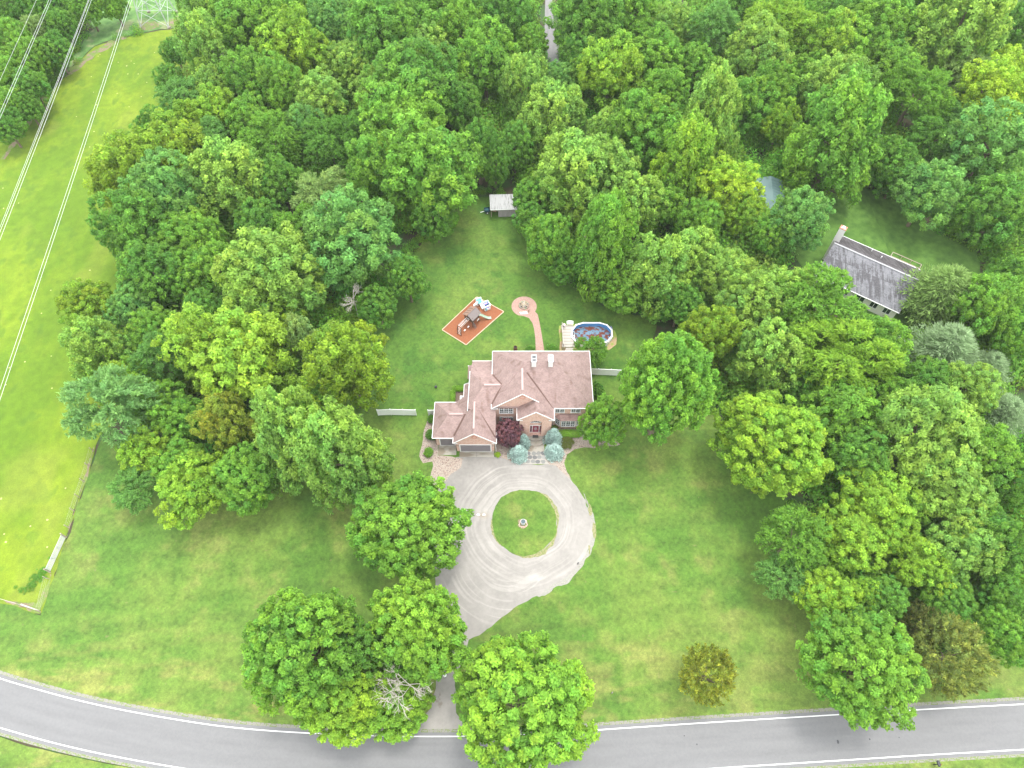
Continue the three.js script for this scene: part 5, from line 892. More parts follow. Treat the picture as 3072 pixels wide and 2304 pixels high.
// ---------------------------------------------------------------- play set on its mulch bed
{
  const t = texture(256, 256, (u, v) => mix([0.19, 0.062, 0.026], [0.26, 0.098, 0.045], fbm(u * 24, v * 24, 4)).map((q) => q * grain(0.5))); t.repeat.set(0.3, 0.3);
  const C = OUTLINES.mulch; struct('mulch_bed', sheet(C, 0.018, [0, 1, 0, 1]), new THREE.MeshStandardMaterial({ map: t, roughness: 1 }), 'orange red mulch bed under the play set');
  const tim = thing('timber_edging', 'pale timber edging round the orange mulch bed', 'edging', C[0][0], 0, C[0][1]); const timber = std([0.50, 0.38, 0.27], 0.95);
  C.forEach(([x, z], i) => { const [a, b] = C[(i + 1) % 4], n = i % 2 ? 4 : 3; for (let k = 0; k < n; k++) { const f = (q) => V3(x + (a - x) * q - C[0][0], 0.07, z + (b - z) * q - C[0][1]); part('timber', bar(f(k / n + 0.004), f((k + 1) / n - 0.004), 0.13, 0.14), timber, tim); } });
  const brown = std([0.105, 0.065, 0.048], 0.9), lite = std([0.23, 0.145, 0.105], 0.9), grey = std([0.16, 0.135, 0.13], 0.9), green = std([0.33, 0.44, 0.34], 0.4);
  const o = thing('play_set', 'brown wooden play set with roof, pale green slide and monkey bars', 'play set', -7.25, 0, -75.9, 0.9);
  // own axes: x along the bed towards its far right end, z to its near side
  for (const x of [-0.9, 0.9]) for (const z of [-0.9, 0.9]) part('post', box(0.11, 2.7, 0.11, x, 1.35, z), brown, o);
  for (let i = 0; i < 9; i++) part('deck_board', box(0.19, 0.05, 1.9, -0.84 + i * 0.21, 1.4, 0), lite, o);
  for (let i = 0; i < 7; i++) { part('wall_board', box(0.2, 0.75, 0.04, -0.78 + i * 0.26, 1.8, 0.93), brown, o); part('wall_board', box(0.04, 0.75, 0.2, -0.93, 1.8, -0.78 + i * 0.26), brown, o); }
  const roofA = slab([-1.2, 3.25, 0], [1.2, 3.25, 0], [1.2, 2.45, -1.25], [-1.2, 2.45, -1.25], 0.05), roofB = slab([-1.2, 3.25, 0], [1.2, 3.25, 0], [1.2, 2.45, 1.25], [-1.2, 2.45, 1.25], 0.05);
  const ra = part('roof', roofA, lite, o); part('roof', roofB, grey, o); part('ridge_beam', bar(V3(-1.4, 3.3, 0), V3(1.5, 3.3, 0), 0.1), lite, ra);
  for (const x of [-0.6, 0, 0.6]) part('batten', bar(V3(x, 3.24, -0.05), V3(x, 2.48, -1.22), 0.06), brown, ra);
  const sl = part('slide', (() => { const s = new THREE.CatmullRomCurve3([V3(1.0, 1.45, 0.5), V3(1.4, 1.3, 0.8), V3(1.9, 0.7, 1.35), V3(2.4, 0.2, 1.85), V3(2.75, 0.16, 2.2)]), pts = s.getPoints(20), g = []; for (let i = 0; i < 20; i++) { const a = pts[i], b = pts[i + 1], n = V3(b.z - a.z, 0, a.x - b.x).normalize().multiplyScalar(0.24); g.push(bar(a, b, 0.48, 0.04)); for (const k of [1, -1]) g.push(bar(a.clone().addScaledVector(n, k).add(V3(0, 0.06, 0)), b.clone().addScaledVector(n, k).add(V3(0, 0.06, 0)), 0.05, 0.14)); } return merged(g); })(), green, o, 'pale green slide');
  const low = part('side_platform', box(1.0, 0.06, 1.0, 1.5, 1.4, -0.4), brown, o); for (const [x, z] of [[1.95, -0.85], [1.95, 0.05]]) part('leg', box(0.1, 2.2, 0.1, x, 1.1, z), brown, low); part('rail', merged([box(0.07, 0.1, 1.0, 1.97, 2.1, -0.4), box(1.0, 0.1, 0.07, 1.5, 2.1, -0.87)]), brown, low);
  part('monkey_rail', merged([bar(V3(-0.9, 2.1, 0.35), V3(-3.4, 2.1, 0.35), 0.09), bar(V3(-0.9, 2.1, -0.4), V3(-3.4, 2.1, -0.4), 0.09)]), lite, o);
  for (let i = 0; i < 9; i++) part('rung', rod(V3(-1.1 - i * 0.27, 2.13, 0.36), V3(-1.1 - i * 0.27, 2.13, -0.41), 0.032), M.vinyl, o);
  for (const z of [0.35, -0.4]) { part('end_leg', bar(V3(-3.4, 2.15, z), V3(-3.75, 0, z + 0.12), 0.1), brown, o); part('brace', bar(V3(-3.4, 2.1, z), V3(-3.0, 0, z - 0.7), 0.08), brown, o); }
  for (let i = 0; i < 5; i++) part('rung', rod(V3(-3.44 - i * 0.06, 1.75 - i * 0.36, 0.36), V3(-3.44 - i * 0.06, 1.75 - i * 0.36, -0.41), 0.03), M.vinyl, o);
  for (const x of [-1.6, -2.6]) { const s = part('swing_seat', rbox(0.42, 0.05, 0.2, x, 0.55, 0.42, 0.02), M.vinyl, o); part('chain', merged([rod(V3(x - 0.19, 0.55, 0.42), V3(x - 0.19, 2.05, 0.36), 0.012), rod(V3(x + 0.19, 0.55, 0.42), V3(x + 0.19, 2.05, 0.36), 0.012)]), grey, s); }
  part('panel', box(0.55, 0.4, 0.05, 0.45, 1.0, 1.02), M.vinyl, o, 'white play panel'); part('ladder', merged([-0.2, 0.2].map((z) => bar(V3(-0.75, 1.4, 0.9), V3(-0.75 + z, 0, 1.5), 0.07)).concat([0.3, 0.65, 1.0].map((y) => box(0.5, 0.05, 0.06, -0.75, y, 1.45 - y * 0.4)))), grey, o);
  const teal = std([0.13, 0.48, 0.55], 0.4), purple = std([0.30, 0.24, 0.55], 0.4);
  const h = thing('plastic_playhouse', 'white and turquoise plastic playhouse with purple inside, right of the two', 'playhouse', -4.75, 0, -79.1, 0.5, 'plastic playhouses');
  for (const [x, z, w, d] of [[0, 0.55, 1.2, 0.08], [0, -0.55, 1.2, 0.08], [0.56, 0, 0.08, 1.02], [-0.56, 0, 0.08, 1.02]]) part('wall', merged([rbox(w, 0.5, d, x, 0.25, z), rbox(w, 0.22, d, x, 1.1, z), ...(w > 0.5 ? [rbox(0.3, 0.55, d, x - 0.45, 0.74, z), rbox(0.3, 0.55, d, x + 0.45, 0.74, z)] : [rbox(w, 0.55, 0.3, x, 0.74, z - 0.36), rbox(w, 0.55, 0.3, x, 0.74, z + 0.36)])]), z === 0.55 || x < 0 ? M.vinyl : teal, h);
  part('roof_rim', merged([rbox(1.35, 0.12, 0.16, 0, 1.25, 0.6), rbox(1.35, 0.12, 0.16, 0, 1.25, -0.6), rbox(0.16, 0.12, 1.05, 0.6, 1.25, 0), rbox(0.16, 0.12, 1.05, -0.6, 1.25, 0)]), M.vinyl, h); part('floor', box(1.05, 0.06, 1.0, 0, 0.06, 0), purple, h); part('bench', rbox(0.8, 0.3, 0.35, 0, 0.95, -0.28), purple, h); part('shutter', merged([rbox(0.3, 0.3, 0.05, -0.42, 0.72, 0.62), rbox(0.3, 0.35, 0.05, -0.3, 0.3, 0.61)]), teal, h);
  const k = thing('plastic_climber', 'white and turquoise plastic climber with a small slide, left of the two', 'climber', -6.1, 0, -80.2, 0.35, 'plastic playhouses');
  for (const [x, z] of [[0.45, 0.45], [-0.45, 0.45], [0.45, -0.45], [-0.45, -0.45]]) part('corner_post', rbox(0.22, 1.15, 0.22, x, 0.57, z, 0.08), M.vinyl, k); part('deck', rbox(0.95, 0.1, 0.95, 0, 0.6, 0), teal, k); part('side_wall', merged([rbox(0.7, 0.5, 0.06, 0, 0.9, -0.48), rbox(0.06, 0.5, 0.7, 0.48, 0.9, 0)]), M.vinyl, k); part('arch', rbox(0.7, 0.14, 0.12, 0, 1.15, 0.48), teal, k);
  part('slide', merged([bar(V3(-0.4, 0.62, 0.1), V3(-1.15, 0.08, 0.35), 0.45, 0.06), bar(V3(-0.35, 0.7, -0.1), V3(-1.15, 0.15, 0.12), 0.06, 0.14), bar(V3(-0.45, 0.7, 0.32), V3(-1.2, 0.15, 0.56), 0.06, 0.14)]), M.vinyl, k); part('ramp', bar(V3(0.1, 0.6, 0.5), V3(0.3, 0.06, 1.5), 0.5, 0.08), M.vinyl, k);
}
// ---------------------------------------------------------------- pool, deck
{
  const top = [[10.62, -71.66], [10.78, -73.1], [11.62, -74.23], [12.88, -74.67], [15.82, -74.67], [17.09, -74.19], [17.85, -73.1], [17.8, -71.66], [16.9, -70.55], [15.6, -70.0], [12.75, -70.0], [11.31, -70.63]], cx = 14.25, cz = -72.35, h = 1.32;
  struct('pool_surround', sheet(ragged([[8.7, -72.8], [8.6, -75], [9.5, -75.3], [12, -75.3], [16.5, -75.2], [18.6, -73.9], [19.0, -72.5], [18.6, -70.9], [17.1, -69.5], [14, -68.8], [8.6, -68.6]], 0.8, 0.25), 0.013, [0, 4, 0, 4]), new THREE.MeshStandardMaterial({ map: M.dry.map, color: new THREE.Color().setRGB(0.9, 0.82, 0.72), roughness: 1 }), 'bare stony ground round the pool');
  const o = thing('above_ground_pool', 'oval above ground pool with white rim, blue liner and rusty leaves on its water', 'pool', cx, 0, cz), blue = std([0.09, 0.27, 0.56], 0.5), loc = top.map(([x, z]) => V3(x - cx, 0, z - cz));
  loc.forEach((a, i) => {
    const b = loc[(i + 1) % 12], A = a.clone(), B = b.clone(), mid = A.clone().add(B).multiplyScalar(0.5), inn = mid.clone().multiplyScalar(-0.03 / mid.length());
    part('outer_wall', bar(A.clone().setY(h / 2), B.clone().setY(h / 2), 0.03, h), M.vinyl, o);
    part('liner', bar(A.clone().add(inn).setY(h / 2 + 0.05), B.clone().add(inn).setY(h / 2 + 0.05), 0.025, h - 0.12), blue, o);
    part('rim', bar(A.clone().setY(h + 0.02), B.clone().setY(h + 0.02), 0.24, 0.06), M.vinyl, o); part('upright', box(0.16, h, 0.1, A.x * 1.015, h / 2, A.z * 1.015), M.vinyl, o); part('rim_cap', rbox(0.3, 0.08, 0.3, A.x, h + 0.03, A.z, 0.03), M.vinyl, o);
  });
  const w = texture(512, 384, (u, v) => { const n = fbm(u * 15 + 3, v * 11, 5), m = fbm(u * 26 + 50, v * 30, 4); let c = mix([0.08, 0.12, 0.17], [0.17, 0.27, 0.36], fbm(u * 6, v * 6 + 30, 3)); c = mix(c, mix([0.085, 0.03, 0.022], [0.21, 0.065, 0.042], m), step(0.44, 0.60, n + (u - 0.5) * 0.1)); return mix(c, [0.05, 0.04, 0.04], step(0.62, 0.75, m) * 0.6).map((q) => q * grain(0.25)); });
  part('water', sheet(top.map(([x, z]) => [(x - cx) * 0.985, (z - cz) * 0.985]), 0.36, [-3.7, 3.7, -2.4, 2.4]), new THREE.MeshPhysicalMaterial({ map: w, roughness: 0.25, specularIntensity: 0.5 }), o, 'shallow water strewn with rusty leaves');
  const lad = part('ladder', merged([-0.22, 0.22].flatMap((q) => [new THREE.TorusGeometry(0.35, 0.04, 8, 16, Math.PI).rotateY(0.35).translate(-3.45, h + 0.5, 0.7 + q * 2), rod(V3(-3.12, 0.3, 0.58 + q * 2), V3(-3.12, h + 0.5, 0.58 + q * 2), 0.04), rod(V3(-3.78, h, 0.82 + q * 2), V3(-3.78, h + 0.5, 0.82 + q * 2), 0.04)])), M.vinyl, o, 'white curved ladder'); part('tread', merged([0.5, 0.8, 1.1].map((y) => box(0.14, 0.05, 0.9, -3.1, y, 0.6))), M.vinyl, lad);
  part('skimmer', merged([rbox(0.3, 0.3, 0.25, 3.55, h - 0.1, -1.25), rod(V3(3.5, h + 0.05, -1.6), V3(3.75, h + 0.1, -0.9), 0.07)]), std([0.15, 0.14, 0.3], 0.5), o);
  const d = thing('pool_deck', 'weathered plank deck at the left end of the pool', 'deck', 10.0, 0, -72.2), plank = [[0.37, 0.34, 0.30], [0.31, 0.285, 0.25], [0.42, 0.385, 0.34]].map((c) => std(c, 0.95));
  for (let i = 0; i < 22; i++) part('plank', box(1.95 + (i < 4 || i > 18 ? 0.25 : 0.05 * Math.sin(i * 0.4)), 0.04, 0.2, -0.05, 1.18, -1.95 + i * 0.22), plank[(i * 7) % 3], d);
  for (const x of [-0.95, 0.75]) for (const z of [-1.9, 0.2, 2.6]) part('post', box(0.11, z > 2 || x < 0 ? 2.1 : 1.18, 0.11, x, z > 2 || x < 0 ? 1.05 : 0.59, z), plank[1], d);
  part('railing', merged([box(0.08, 0.1, 4.7, -1.0, 2.05, 0.3), box(0.06, 0.08, 4.7, -1.0, 1.6, 0.3), box(0.7, 0.1, 0.08, -0.62, 2.05, 2.7), ...Array.from({ length: 14 }, (_, i) => box(0.04, 0.85, 0.04, -1.0, 1.6, -1.9 + i * 0.34))]), plank[2], d); part('joist', merged([box(0.06, 0.2, 4.8, -0.9, 1.05, 0.3), box(0.06, 0.2, 4.8, 0.8, 1.05, 0.3)]), plank[1], d);
  part('ramp', merged(Array.from({ length: 11 }, (_, i) => box(1.35, 0.04, 0.19, 0.15 - i * 0.06, 1.12 - i * 0.1, 3.0 + i * 0.2))), plank[2], d, 'plank steps down to the house');
  const s = thing('deck_bench', 'white curved back bench at the far end of the pool deck', 'bench', 10.45, 1.2, -74.4); part('seat', rbox(1.15, 0.08, 0.5, 0, 0.42, 0, 0.04), M.vinyl, s); const bk = new THREE.TorusGeometry(0.6, 0.05, 8, 20, Math.PI).scale(1, 0.5, 1).translate(0, 0.45, -0.28); part('backrest', merged([bk, box(1.1, 0.22, 0.05, 0, 0.56, -0.28)]), M.vinyl, s); for (const x of [-0.5, 0.5]) for (const z of [-0.2, 0.2]) part('leg', rod(V3(x, 0, z), V3(x, 0.42, z), 0.035), M.vinyl, s);
  const u = thing('folded_umbrella', 'folded pale umbrella leaning at the left edge of the pool deck', 'umbrella', 9.35, 1.2, -73.8); part('canopy', new THREE.ConeGeometry(0.28, 1.2, 12).rotateX(0.9).translate(0.05, 0.6, 0.1), std([0.7, 0.55, 0.55], 0.9), u); part('pole', rod(V3(0.05, 0.2, -0.5), V3(0.05, 1.05, 0.6), 0.03), M.vinyl, u);
}
// ---------------------------------------------------------------- shed, mower
{
  const rib = texture(256, 64, (u) => 0.5 + 0.5 * Math.cos(u * 2 * Math.PI * 24), false); rib.repeat.set(1 / 6, 1 / 6);
  const worn = texture(512, 512, (u, v) => mix([0.34, 0.34, 0.34], [0.15, 0.155, 0.145], step(0.5, 0.75, fbm(u * 40, v * 5, 4)) * (0.55 + 0.45 * step(0.3, 0.6, fbm(u * 3, v * 3 + 8, 3)))).map((q) => q * grain(0.12))); worn.repeat.set(1 / 6, 1 / 6);
  const tin = new THREE.MeshStandardMaterial({ map: worn, bumpMap: rib, bumpScale: 0.03, roughness: 0.6, metalness: 0.1 }), ply = new THREE.MeshStandardMaterial({ map: (() => { const t = texture(256, 256, (u, v) => mix([0.34, 0.31, 0.32], [0.24, 0.22, 0.22], fbm(u * 20, v * 3, 4)).map((q) => q * grain(0.15))); t.repeat.set(0.4, 0.4); return t; })(), roughness: 0.95 });
  const o = thing('lean_to_shed', 'small shed with a pale ribbed metal roof at the far end of the back lawn', 'shed', -1.7, 0, -104.2);
  const rf = part('roof', slab([-2.78, 2.95, -1.75], [2.75, 2.95, -1.9], [2.75, 2.35, 1.72], [-2.6, 2.35, 1.95], 0.06), tin, o); part('fascia', merged([bar(V3(-2.6, 2.26, 1.97), V3(2.75, 2.26, 1.74), 0.05, 0.14), bar(V3(-2.8, 2.86, -1.75), V3(-2.62, 2.26, 1.95), 0.05, 0.14)]), M.vinyl, rf);
  for (let i = 0; i < 4; i++) part('wall_panel', box(0.9, 2.2, 0.05, -0.6 + i * 0.92, 1.1, 1.5 - i * 0.03), ply, o); part('wall_panel', box(0.05, 2.3, 3.1, -1.05, 1.15, -0.1), ply, o); part('wall_panel', box(0.05, 2.4, 3.1, 2.6, 1.2, -0.15), ply, o); part('wall_panel', box(5.2, 2.7, 0.05, 0, 1.35, -1.6), ply, o);
  for (const z of [1.55, -1.5]) part('post', box(0.12, 2.4, 0.12, -2.5, 1.2, z), std([0.3, 0.24, 0.18], 0.95), o); part('brace', bar(V3(-1.1, 1.6, 1.55), V3(-1.9, 2.25, 1.55), 0.08), std([0.42, 0.36, 0.3], 0.95), o); part('beam', bar(V3(-2.55, 2.28, 1.6), V3(-1.0, 2.28, 1.55), 0.1, 0.14), std([0.25, 0.2, 0.16], 0.95), o);
  part('stored_crate', rbox(0.8, 0.6, 0.6, -1.9, 0.3, -0.2), std([0.3, 0.2, 0.12], 0.95), o);
  const m = thing('utility_cart', 'dark teal utility cart with a pale drawbar parked left of the shed', 'cart', -5.1, 0, -104.0, 0.15), teal = std([0.015, 0.06, 0.085], 0.5), tyre = std([0.02, 0.02, 0.02], 0.9);
  part('tub', merged([box(1.1, 0.06, 0.9, 0, 0.5, 0), box(1.1, 0.4, 0.06, 0, 0.7, 0.45), box(1.1, 0.4, 0.06, 0, 0.7, -0.45), box(0.06, 0.4, 0.84, 0.55, 0.7, 0), box(0.06, 0.4, 0.84, -0.55, 0.7, 0)]), teal, m);
  for (const z of [0.55, -0.55]) { const wh = part('wheel', new THREE.TorusGeometry(0.2, 0.08, 8, 20).translate(0, 0.28, z), tyre, m); part('rim', new THREE.CylinderGeometry(0.15, 0.15, 0.1, 16).rotateX(Math.PI / 2).translate(0, 0.28, z), M.vinyl, wh); } part('drawbar', bar(V3(-0.55, 0.45, 0.1), V3(-1.4, 0.3, 0.15), 0.1, 0.08), M.vinyl, m); part('load', rbox(0.7, 0.25, 0.6, 0, 0.68, 0, 0.1), std([0.02, 0.1, 0.13], 0.6), m);
}
// ---------------------------------------------------------------- neighbour's house, teal roofed building
{
  const sh = texture(1024, 1024, (u, v) => { const row = Math.floor(v * 44), x = u * 30 + lat(row, 5) * 9, tab = Math.floor(x) % 30, fy = v * 44 - row, n = fbm(u * 8, v * 8, 4), k = (0.82 + 0.34 * lat(tab + 71, row + 10)) * (fy < 0.16 ? 0.7 : 1); let c = mix([0.135, 0.135, 0.147], [0.175, 0.175, 0.19], n); c = mix(c, [0.042, 0.038, 0.041], step(0.46, 0.68, fbm((u + v * 0.5) * 26, v * 3 + 2, 4) * 0.55 + fbm(u * 3 + 30, v * 2, 3) * 0.5 + 0.1 * lat(tab + 5, row + 90)) * 0.7); return c.map((q) => q * k * grain(0.15)); });
  sh.repeat.set(1 / 7, 1 / 7);
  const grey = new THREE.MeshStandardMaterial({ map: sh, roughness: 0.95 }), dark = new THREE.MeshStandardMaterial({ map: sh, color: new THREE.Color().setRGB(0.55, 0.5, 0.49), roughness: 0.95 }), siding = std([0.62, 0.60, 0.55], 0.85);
  const o = thing('grey_roofed_house', 'neighbour house with a weathered grey gable roof, half hidden by trees', 'house', 66.5, 0, -85.2, -0.614), L = 7.9, W = 6.15;   // x along the ridge
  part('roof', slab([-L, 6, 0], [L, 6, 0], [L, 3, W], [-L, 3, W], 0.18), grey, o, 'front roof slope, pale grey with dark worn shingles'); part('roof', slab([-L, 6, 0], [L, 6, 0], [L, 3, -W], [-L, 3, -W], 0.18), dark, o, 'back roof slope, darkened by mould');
  part('ridge_cap', bar(V3(-L, 6.03, 0), V3(L, 6.03, 0), 0.3, 0.08), std([0.3, 0.3, 0.31], 0.9), o);
  part('wall', planarUV(new THREE.ExtrudeGeometry(new THREE.Shape([[-W + 0.4, 0], [W - 0.4, 0], [W - 0.4, 2.95], [0, 5.7], [-W + 0.4, 2.95]].map(([x, y]) => new THREE.Vector2(x, y))), { depth: 2 * L - 0.6, bevelEnabled: false }).rotateY(Math.PI / 2).translate(-L + 0.3, 0, 0)), siding, o);
  part('gutter', merged([bar(V3(-L, 2.93, W + 0.06), V3(L, 2.93, W + 0.06), 0.14, 0.12), bar(V3(-L, 2.93, -W - 0.06), V3(L, 2.93, -W - 0.06), 0.14, 0.12)]), M.white, o);
  for (const [x, w] of [[6.0, 1.3], [3.6, 1.3], [1.0, 1.6], [-2.0, 1.6]]) { const f = part('window', merged([box(w + 0.2, 0.12, 0.12, x, 2.5, W - 0.38), box(w + 0.2, 0.12, 0.16, x, 1.1, W - 0.38), box(0.12, 1.4, 0.12, x - w / 2, 1.8, W - 0.38), box(0.12, 1.4, 0.12, x + w / 2, 1.8, W - 0.38), box(0.08, 1.4, 0.1, x, 1.8, W - 0.38)]), M.white, o); part('pane', box(w, 1.35, 0.04, x, 1.8, W - 0.385), M.glass, f); }
  const ch = part('chimney', box(1.15, 8.4, 0.95, -L + 0.1, 4.2, -1.8), std([0.62, 0.60, 0.585], 0.85), o, 'white sided chimney with a brick rim'); part('chimney_rim', merged([box(1.25, 0.14, 0.2, -L + 0.1, 8.45, -2.2), box(1.25, 0.14, 0.2, -L + 0.1, 8.45, -1.4), box(0.2, 0.14, 0.6, -L - 0.4, 8.45, -1.8), box(0.2, 0.14, 0.6, -L + 0.6, 8.45, -1.8)]), std([0.40, 0.18, 0.12], 0.9), ch); part('flue', rod(V3(-L + 0.1, 8.3, -1.8), V3(-L + 0.1, 8.75, -1.8), 0.24, 0.24, 16), std([0.6, 0.62, 0.65], 0.4), ch);
  for (const [x, z] of [[0.6, -3.0], [-1.4, -4.6]]) part('vent_pipe', rod(V3(x, 6 + z * 0.49 - 0.1, z), V3(x, 6.5 + z * 0.49, z), 0.1), M.white, o);
  const dk = part('back_deck', box(5.6, 0.1, 3.0, 4.9, 1.0, -W - 1.2), std([0.30, 0.24, 0.19], 0.95), o); part('railing', merged([box(5.6, 0.09, 0.09, 4.9, 2.0, -W - 2.65), box(0.09, 0.09, 2.3, 2.15, 2.0, -W - 1.5), box(0.09, 0.09, 2.3, 7.65, 2.0, -W - 1.5), ...[2.15, 4.0, 5.8, 7.65].map((x) => box(0.1, 2.0, 0.1, x, 1.0, -W - 2.65))]), std([0.36, 0.29, 0.24], 0.95), dk);
  const t = thing('teal_roofed_building', 'small building with a dull teal metal roof, mostly hidden among trees', 'building', 52.8, 0, -104.5, -0.12), teal = std([0.10, 0.165, 0.16], 0.6);
  part('roof', slab([-0.3, 3.6, -6.2], [-0.3, 3.6, 6.5], [2.3, 2.7, 6.5], [2.3, 2.7, -6.2], 0.08), teal, t); part('roof', slab([-0.3, 3.6, -6.2], [-0.3, 3.6, 6.5], [-3.6, 2.6, 6.5], [-3.6, 2.6, -6.2], 0.08), teal, t); part('seam', merged(Array.from({ length: 15 }, (_, i) => bar(V3(-0.3, 3.62, -6 + i * 0.85), V3(2.3, 2.72, -6 + i * 0.85), 0.05, 0.04))), teal, t); part('wall', box(5.2, 2.6, 11.8, -0.6, 1.3, 0.1), std([0.4, 0.38, 0.35], 0.9), t);
}
// ---------------------------------------------------------------- power line
{
  const steel = std([0.46, 0.48, 0.48], 0.55, { metalness: 0.3 }), o = thing('lattice_tower', 'steel lattice tower whose four feet stand past the far end of the pasture', 'pylon', -91.4, 0, -173.6), W = 3.6, H = 17, w = 1.3;
  const q = (s, t, y) => { const k = W + (w - W) * (y / H); return V3(s * k, y, t * k); };
  for (const s of [-1, 1]) for (const t of [-1, 1]) { const l = part('leg', rod(q(s, t, -0.1), q(s, t, H), 0.13, 0.1, 5), steel, o); part('footing', new THREE.CylinderGeometry(0.4, 0.45, 0.5, 12).translate(s * W, 0.1, t * W), M.concrete, l); }
  const Y = [0.4, 4.2, 7.6, 10.6, 13.2, 15.3, H];
  for (const [s0, t0, s1, t1] of [[-1, 1, 1, 1], [1, 1, 1, -1], [1, -1, -1, -1], [-1, -1, -1, 1]]) { const g = []; for (let i = 0; i < 6; i++) g.push(rod(q(s0, t0, Y[i]), q(s1, t1, Y[i + 1]), 0.06, 0.06, 4), rod(q(s1, t1, Y[i]), q(s0, t0, Y[i + 1]), 0.06, 0.06, 4), rod(q(s0, t0, Y[i + 1]), q(s1, t1, Y[i + 1]), 0.06, 0.06, 4)); part('lattice', merged(g), steel, o); }
  part('cross_arm', merged([bar(V3(-10, 24.2, 0), V3(10, 24.2, 0), 0.5, 0.3), bar(V3(-9.5, 23.6, 0), V3(9.5, 23.6, 0), 0.3), rod(V3(-1.3, H, 0), V3(-5, 24, 0), 0.15), rod(V3(1.3, H, 0), V3(5, 24, 0), 0.15), rod(V3(-5, 24, 0), V3(-5, 28, 0), 0.12), rod(V3(5, 24, 0), V3(5, 28, 0), 0.12), rod(V3(-1.3, H, 0), V3(0.2, 24, 0), 0.12), rod(V3(1.3, H, 0), V3(-0.2, 24, 0), 0.12)]), steel, o);
  for (const x of [-8.4, 0, 8.4]) part('insulator', rod(V3(x, 22, 0), V3(x, 23.6, 0), 0.12), std([0.3, 0.35, 0.36], 0.3), o);
  const wire = std([0.55, 0.57, 0.57], 0.5), dirZ = 0.1115;
  const run = (x0, y, r) => { const pts = []; for (let i = 0; i <= 12; i++) { const z = -173.6 + i * 16, t = i / 12; pts.push(V3(x0 + dirZ * i * 16, y - 3.2 * t * (1 - t), z)); } return new THREE.TubeGeometry(new THREE.CatmullRomCurve3(pts), 48, r, 5); };
  const names = ['twin conductors on the left, nearest the far wood', 'twin conductors in the middle, over the pasture', 'twin conductors on the right, over the pasture and nearest the house'];
  [-8.4, 0, 8.4].forEach((x, i) => { const l = thing('power_line', names[i], 'power line', 0, 0, 0, 0, 'twin power line conductors'); for (const d of [-0.24, 0.24]) part('conductor', run(-91.4 + x + d, 22, 0.024), wire, l); });
  const thin = std([0.5, 0.53, 0.5], 0.6);
  tag(part(numbered('shield_wire'), run(-96.4, 28, 0.02), thin, scene), 'single thin wire left of the leftmost twin conductors', 'wire', 'thin shield wires'); tag(part(numbered('shield_wire'), run(-86.4, 28, 0.02), thin, scene), 'single thin wire between the left and the middle twin conductors', 'wire', 'thin shield wires');
}
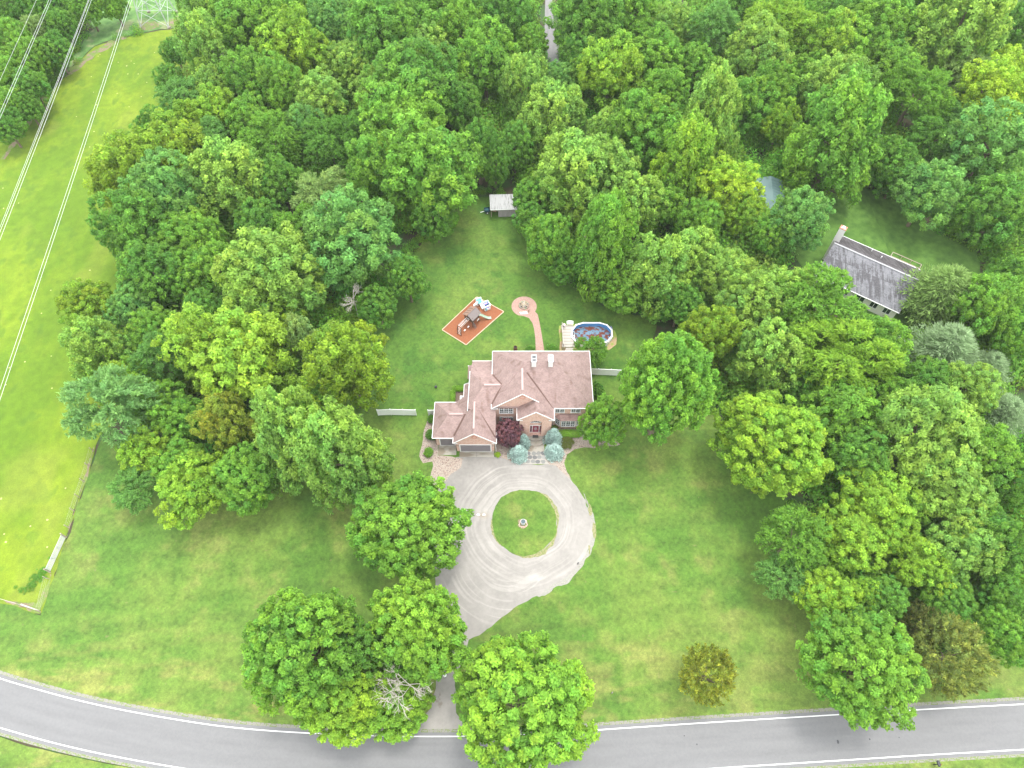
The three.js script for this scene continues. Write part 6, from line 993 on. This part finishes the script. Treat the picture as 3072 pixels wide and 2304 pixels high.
// ---------------------------------------------------------------- pasture gate and fence, roadside
{
  const galv = std([0.46, 0.46, 0.47], 0.45, { metalness: 0.2 }), wood = std([0.34, 0.28, 0.23], 0.95), wireM = std([0.42, 0.40, 0.38], 0.6, { metalness: 0.3 });
  const o = thing('pasture_gate', 'long pale tube gate in the pasture fence', 'gate', -67.75, 0, -32.4), a = V3(-0.2, 0, 2.5), b = V3(0.28, 0, -2.55), at = (t, y) => a.clone().lerp(b, t).setY(y);
  for (const y of [0.25, 0.45, 0.66, 0.88, 1.12, 1.36]) part('rail', rod(at(0, y), at(1, y), 0.045, 0.045, 8), galv, o); for (const t of [0, 0.35, 0.66, 1]) part('stay', rod(at(t, 0.25), at(t, 1.36), 0.04, 0.04, 8), galv, o);
  for (const t of [-0.03, 1.03]) part('gate_post', rod(at(t, 0), at(t, 1.7), 0.1, 0.09, 10), wood, o);
  const posts = [[-67.55, -36.6], [-67.7, -39.3], [-67.75, -41.6], [-67.75, -44.2], [-67.9, -46.9], [-68.1, -49.6]], near = [[-67.9, -28.8], [-67.35, -24.1], [-70.5, -25.0], [-74, -25.9], [-80, -27.5]];
  const wf = (name, label, P) => { const f = thing(name, label, 'fence', P[0][0], 0, P[0][1], 0, 'wire fences of the pasture'), Q = P.map(([x, z]) => V3(x - P[0][0], 0, z - P[0][1])); Q.forEach((p, i) => { part('post', rod(p.clone().setY(-0.1), p.clone().add(V3(0.06 * (i % 3) - 0.05, 1.4, 0.04)), 0.07, 0.06, 8), wood, f); if (i) part('wire', merged([0.4, 0.75, 1.1, 1.3].map((y) => rod(Q[i - 1].clone().setY(y), p.clone().setY(y), 0.008, 0.008, 4))), wireM, f); }); };
  wf('wire_fence', 'wire fence with grey posts from the gate to the forest corner', posts); wf('wire_fence', 'wire fence from the gate round the near corner of the pasture', near);
  const c = tag(part(numbered('corner_rail'), rod(V3(-70.4, 0.25, -25.1), V3(-67.5, 0.3, -24.2), 0.09, 0.07, 8), std([0.42, 0.39, 0.35], 0.95), scene), 'grey rail lying along the dry grass at the near pasture corner', 'rail');
  const black = std([0.02, 0.022, 0.028], 0.45);
  const m = thing('black_mailbox', 'black mailbox on a post at the near side of the road, bottom right', 'mailbox', 54.0, 0, -5.0, 0.1); part('post', box(0.12, 1.1, 0.12, 0, 0.55, 0), black, m); part('box', new THREE.CapsuleGeometry(0.17, 0.4, 6, 14).rotateX(Math.PI / 2).translate(0, 1.22, -0.05), black, m); part('bracket', box(0.1, 0.1, 0.6, 0, 1.02, -0.1), black, m); part('newspaper_tube', rod(V3(0.28, 0.95, -0.4), V3(0.28, 0.95, 0.15), 0.12, 0.12, 12), black, m); part('flag', box(0.03, 0.16, 0.1, 0.2, 1.38, 0.1), std([0.3, 0.03, 0.03], 0.6), m);
  const l = thing('drive_lamp', 'small black lamp post at the drive neck under the lime tree', 'lamp', -9.0, 0, -15.4); part('post', rod(V3(0, 0, 0), V3(0, 1.3, 0), 0.06), black, l); part('lamp_head', new THREE.CylinderGeometry(0.2, 0.14, 0.35, 8).translate(0, 1.45, 0), black, l); part('lamp_cap', new THREE.ConeGeometry(0.24, 0.15, 8).translate(0, 1.7, 0), M.vinyl, l);
  tag(part(numbered('marker_stake'), box(0.12, 1.1, 0.1, 13.4, 0.55, -13.4), std([0.22, 0.2, 0.18], 0.9), scene), 'short dark stake in the lawn near the road, right of the large light tree', 'stake');
  const e = thing('drive_marker', 'small dark marker at the right rim of the drive loop', 'marker', 9.75, 0, -31.0); part('post', rod(V3(0, 0, 0), V3(0, 0.55, 0), 0.07), black, e); part('head', box(0.22, 0.2, 0.12, 0.02, 0.62, 0), black, e);
}

{ // tall weeds in the near corner of the pasture
  const q = rng(77), n = 55, im = new THREE.InstancedMesh(WEED, leafMat.D, n), mt = new THREE.Matrix4(), c = new THREE.Color();
  for (let i = 0; i < n; i++) { const t = q(), a = q(), x = -70.6 + 2.3 * t - 2.4 * a * q() * (1 - 0.6 * t), z = -26.2 - 4.6 * t * (0.4 + 0.9 * q()) - 0.8 * q(), s = 0.16 + 0.32 * q(); im.setMatrixAt(i, mt.compose(V3(x, -0.05, z), new THREE.Quaternion().setFromAxisAngle(V3(0, 1, 0), q() * 6), V3(s, s * 0.8, s))); im.setColorAt(i, c.setRGB(0.8 + 0.4 * q(), 0.9 + 0.3 * q(), 0.8 + 0.4 * q())); }
  im.name = 'weeds'; im.castShadow = im.receiveShadow = true; scene.add(im); tag(im, 'tall dark green weeds in the near corner of the pasture', 'weeds'); im.userData.kind = 'stuff';
}

renderer.render(scene, camera);
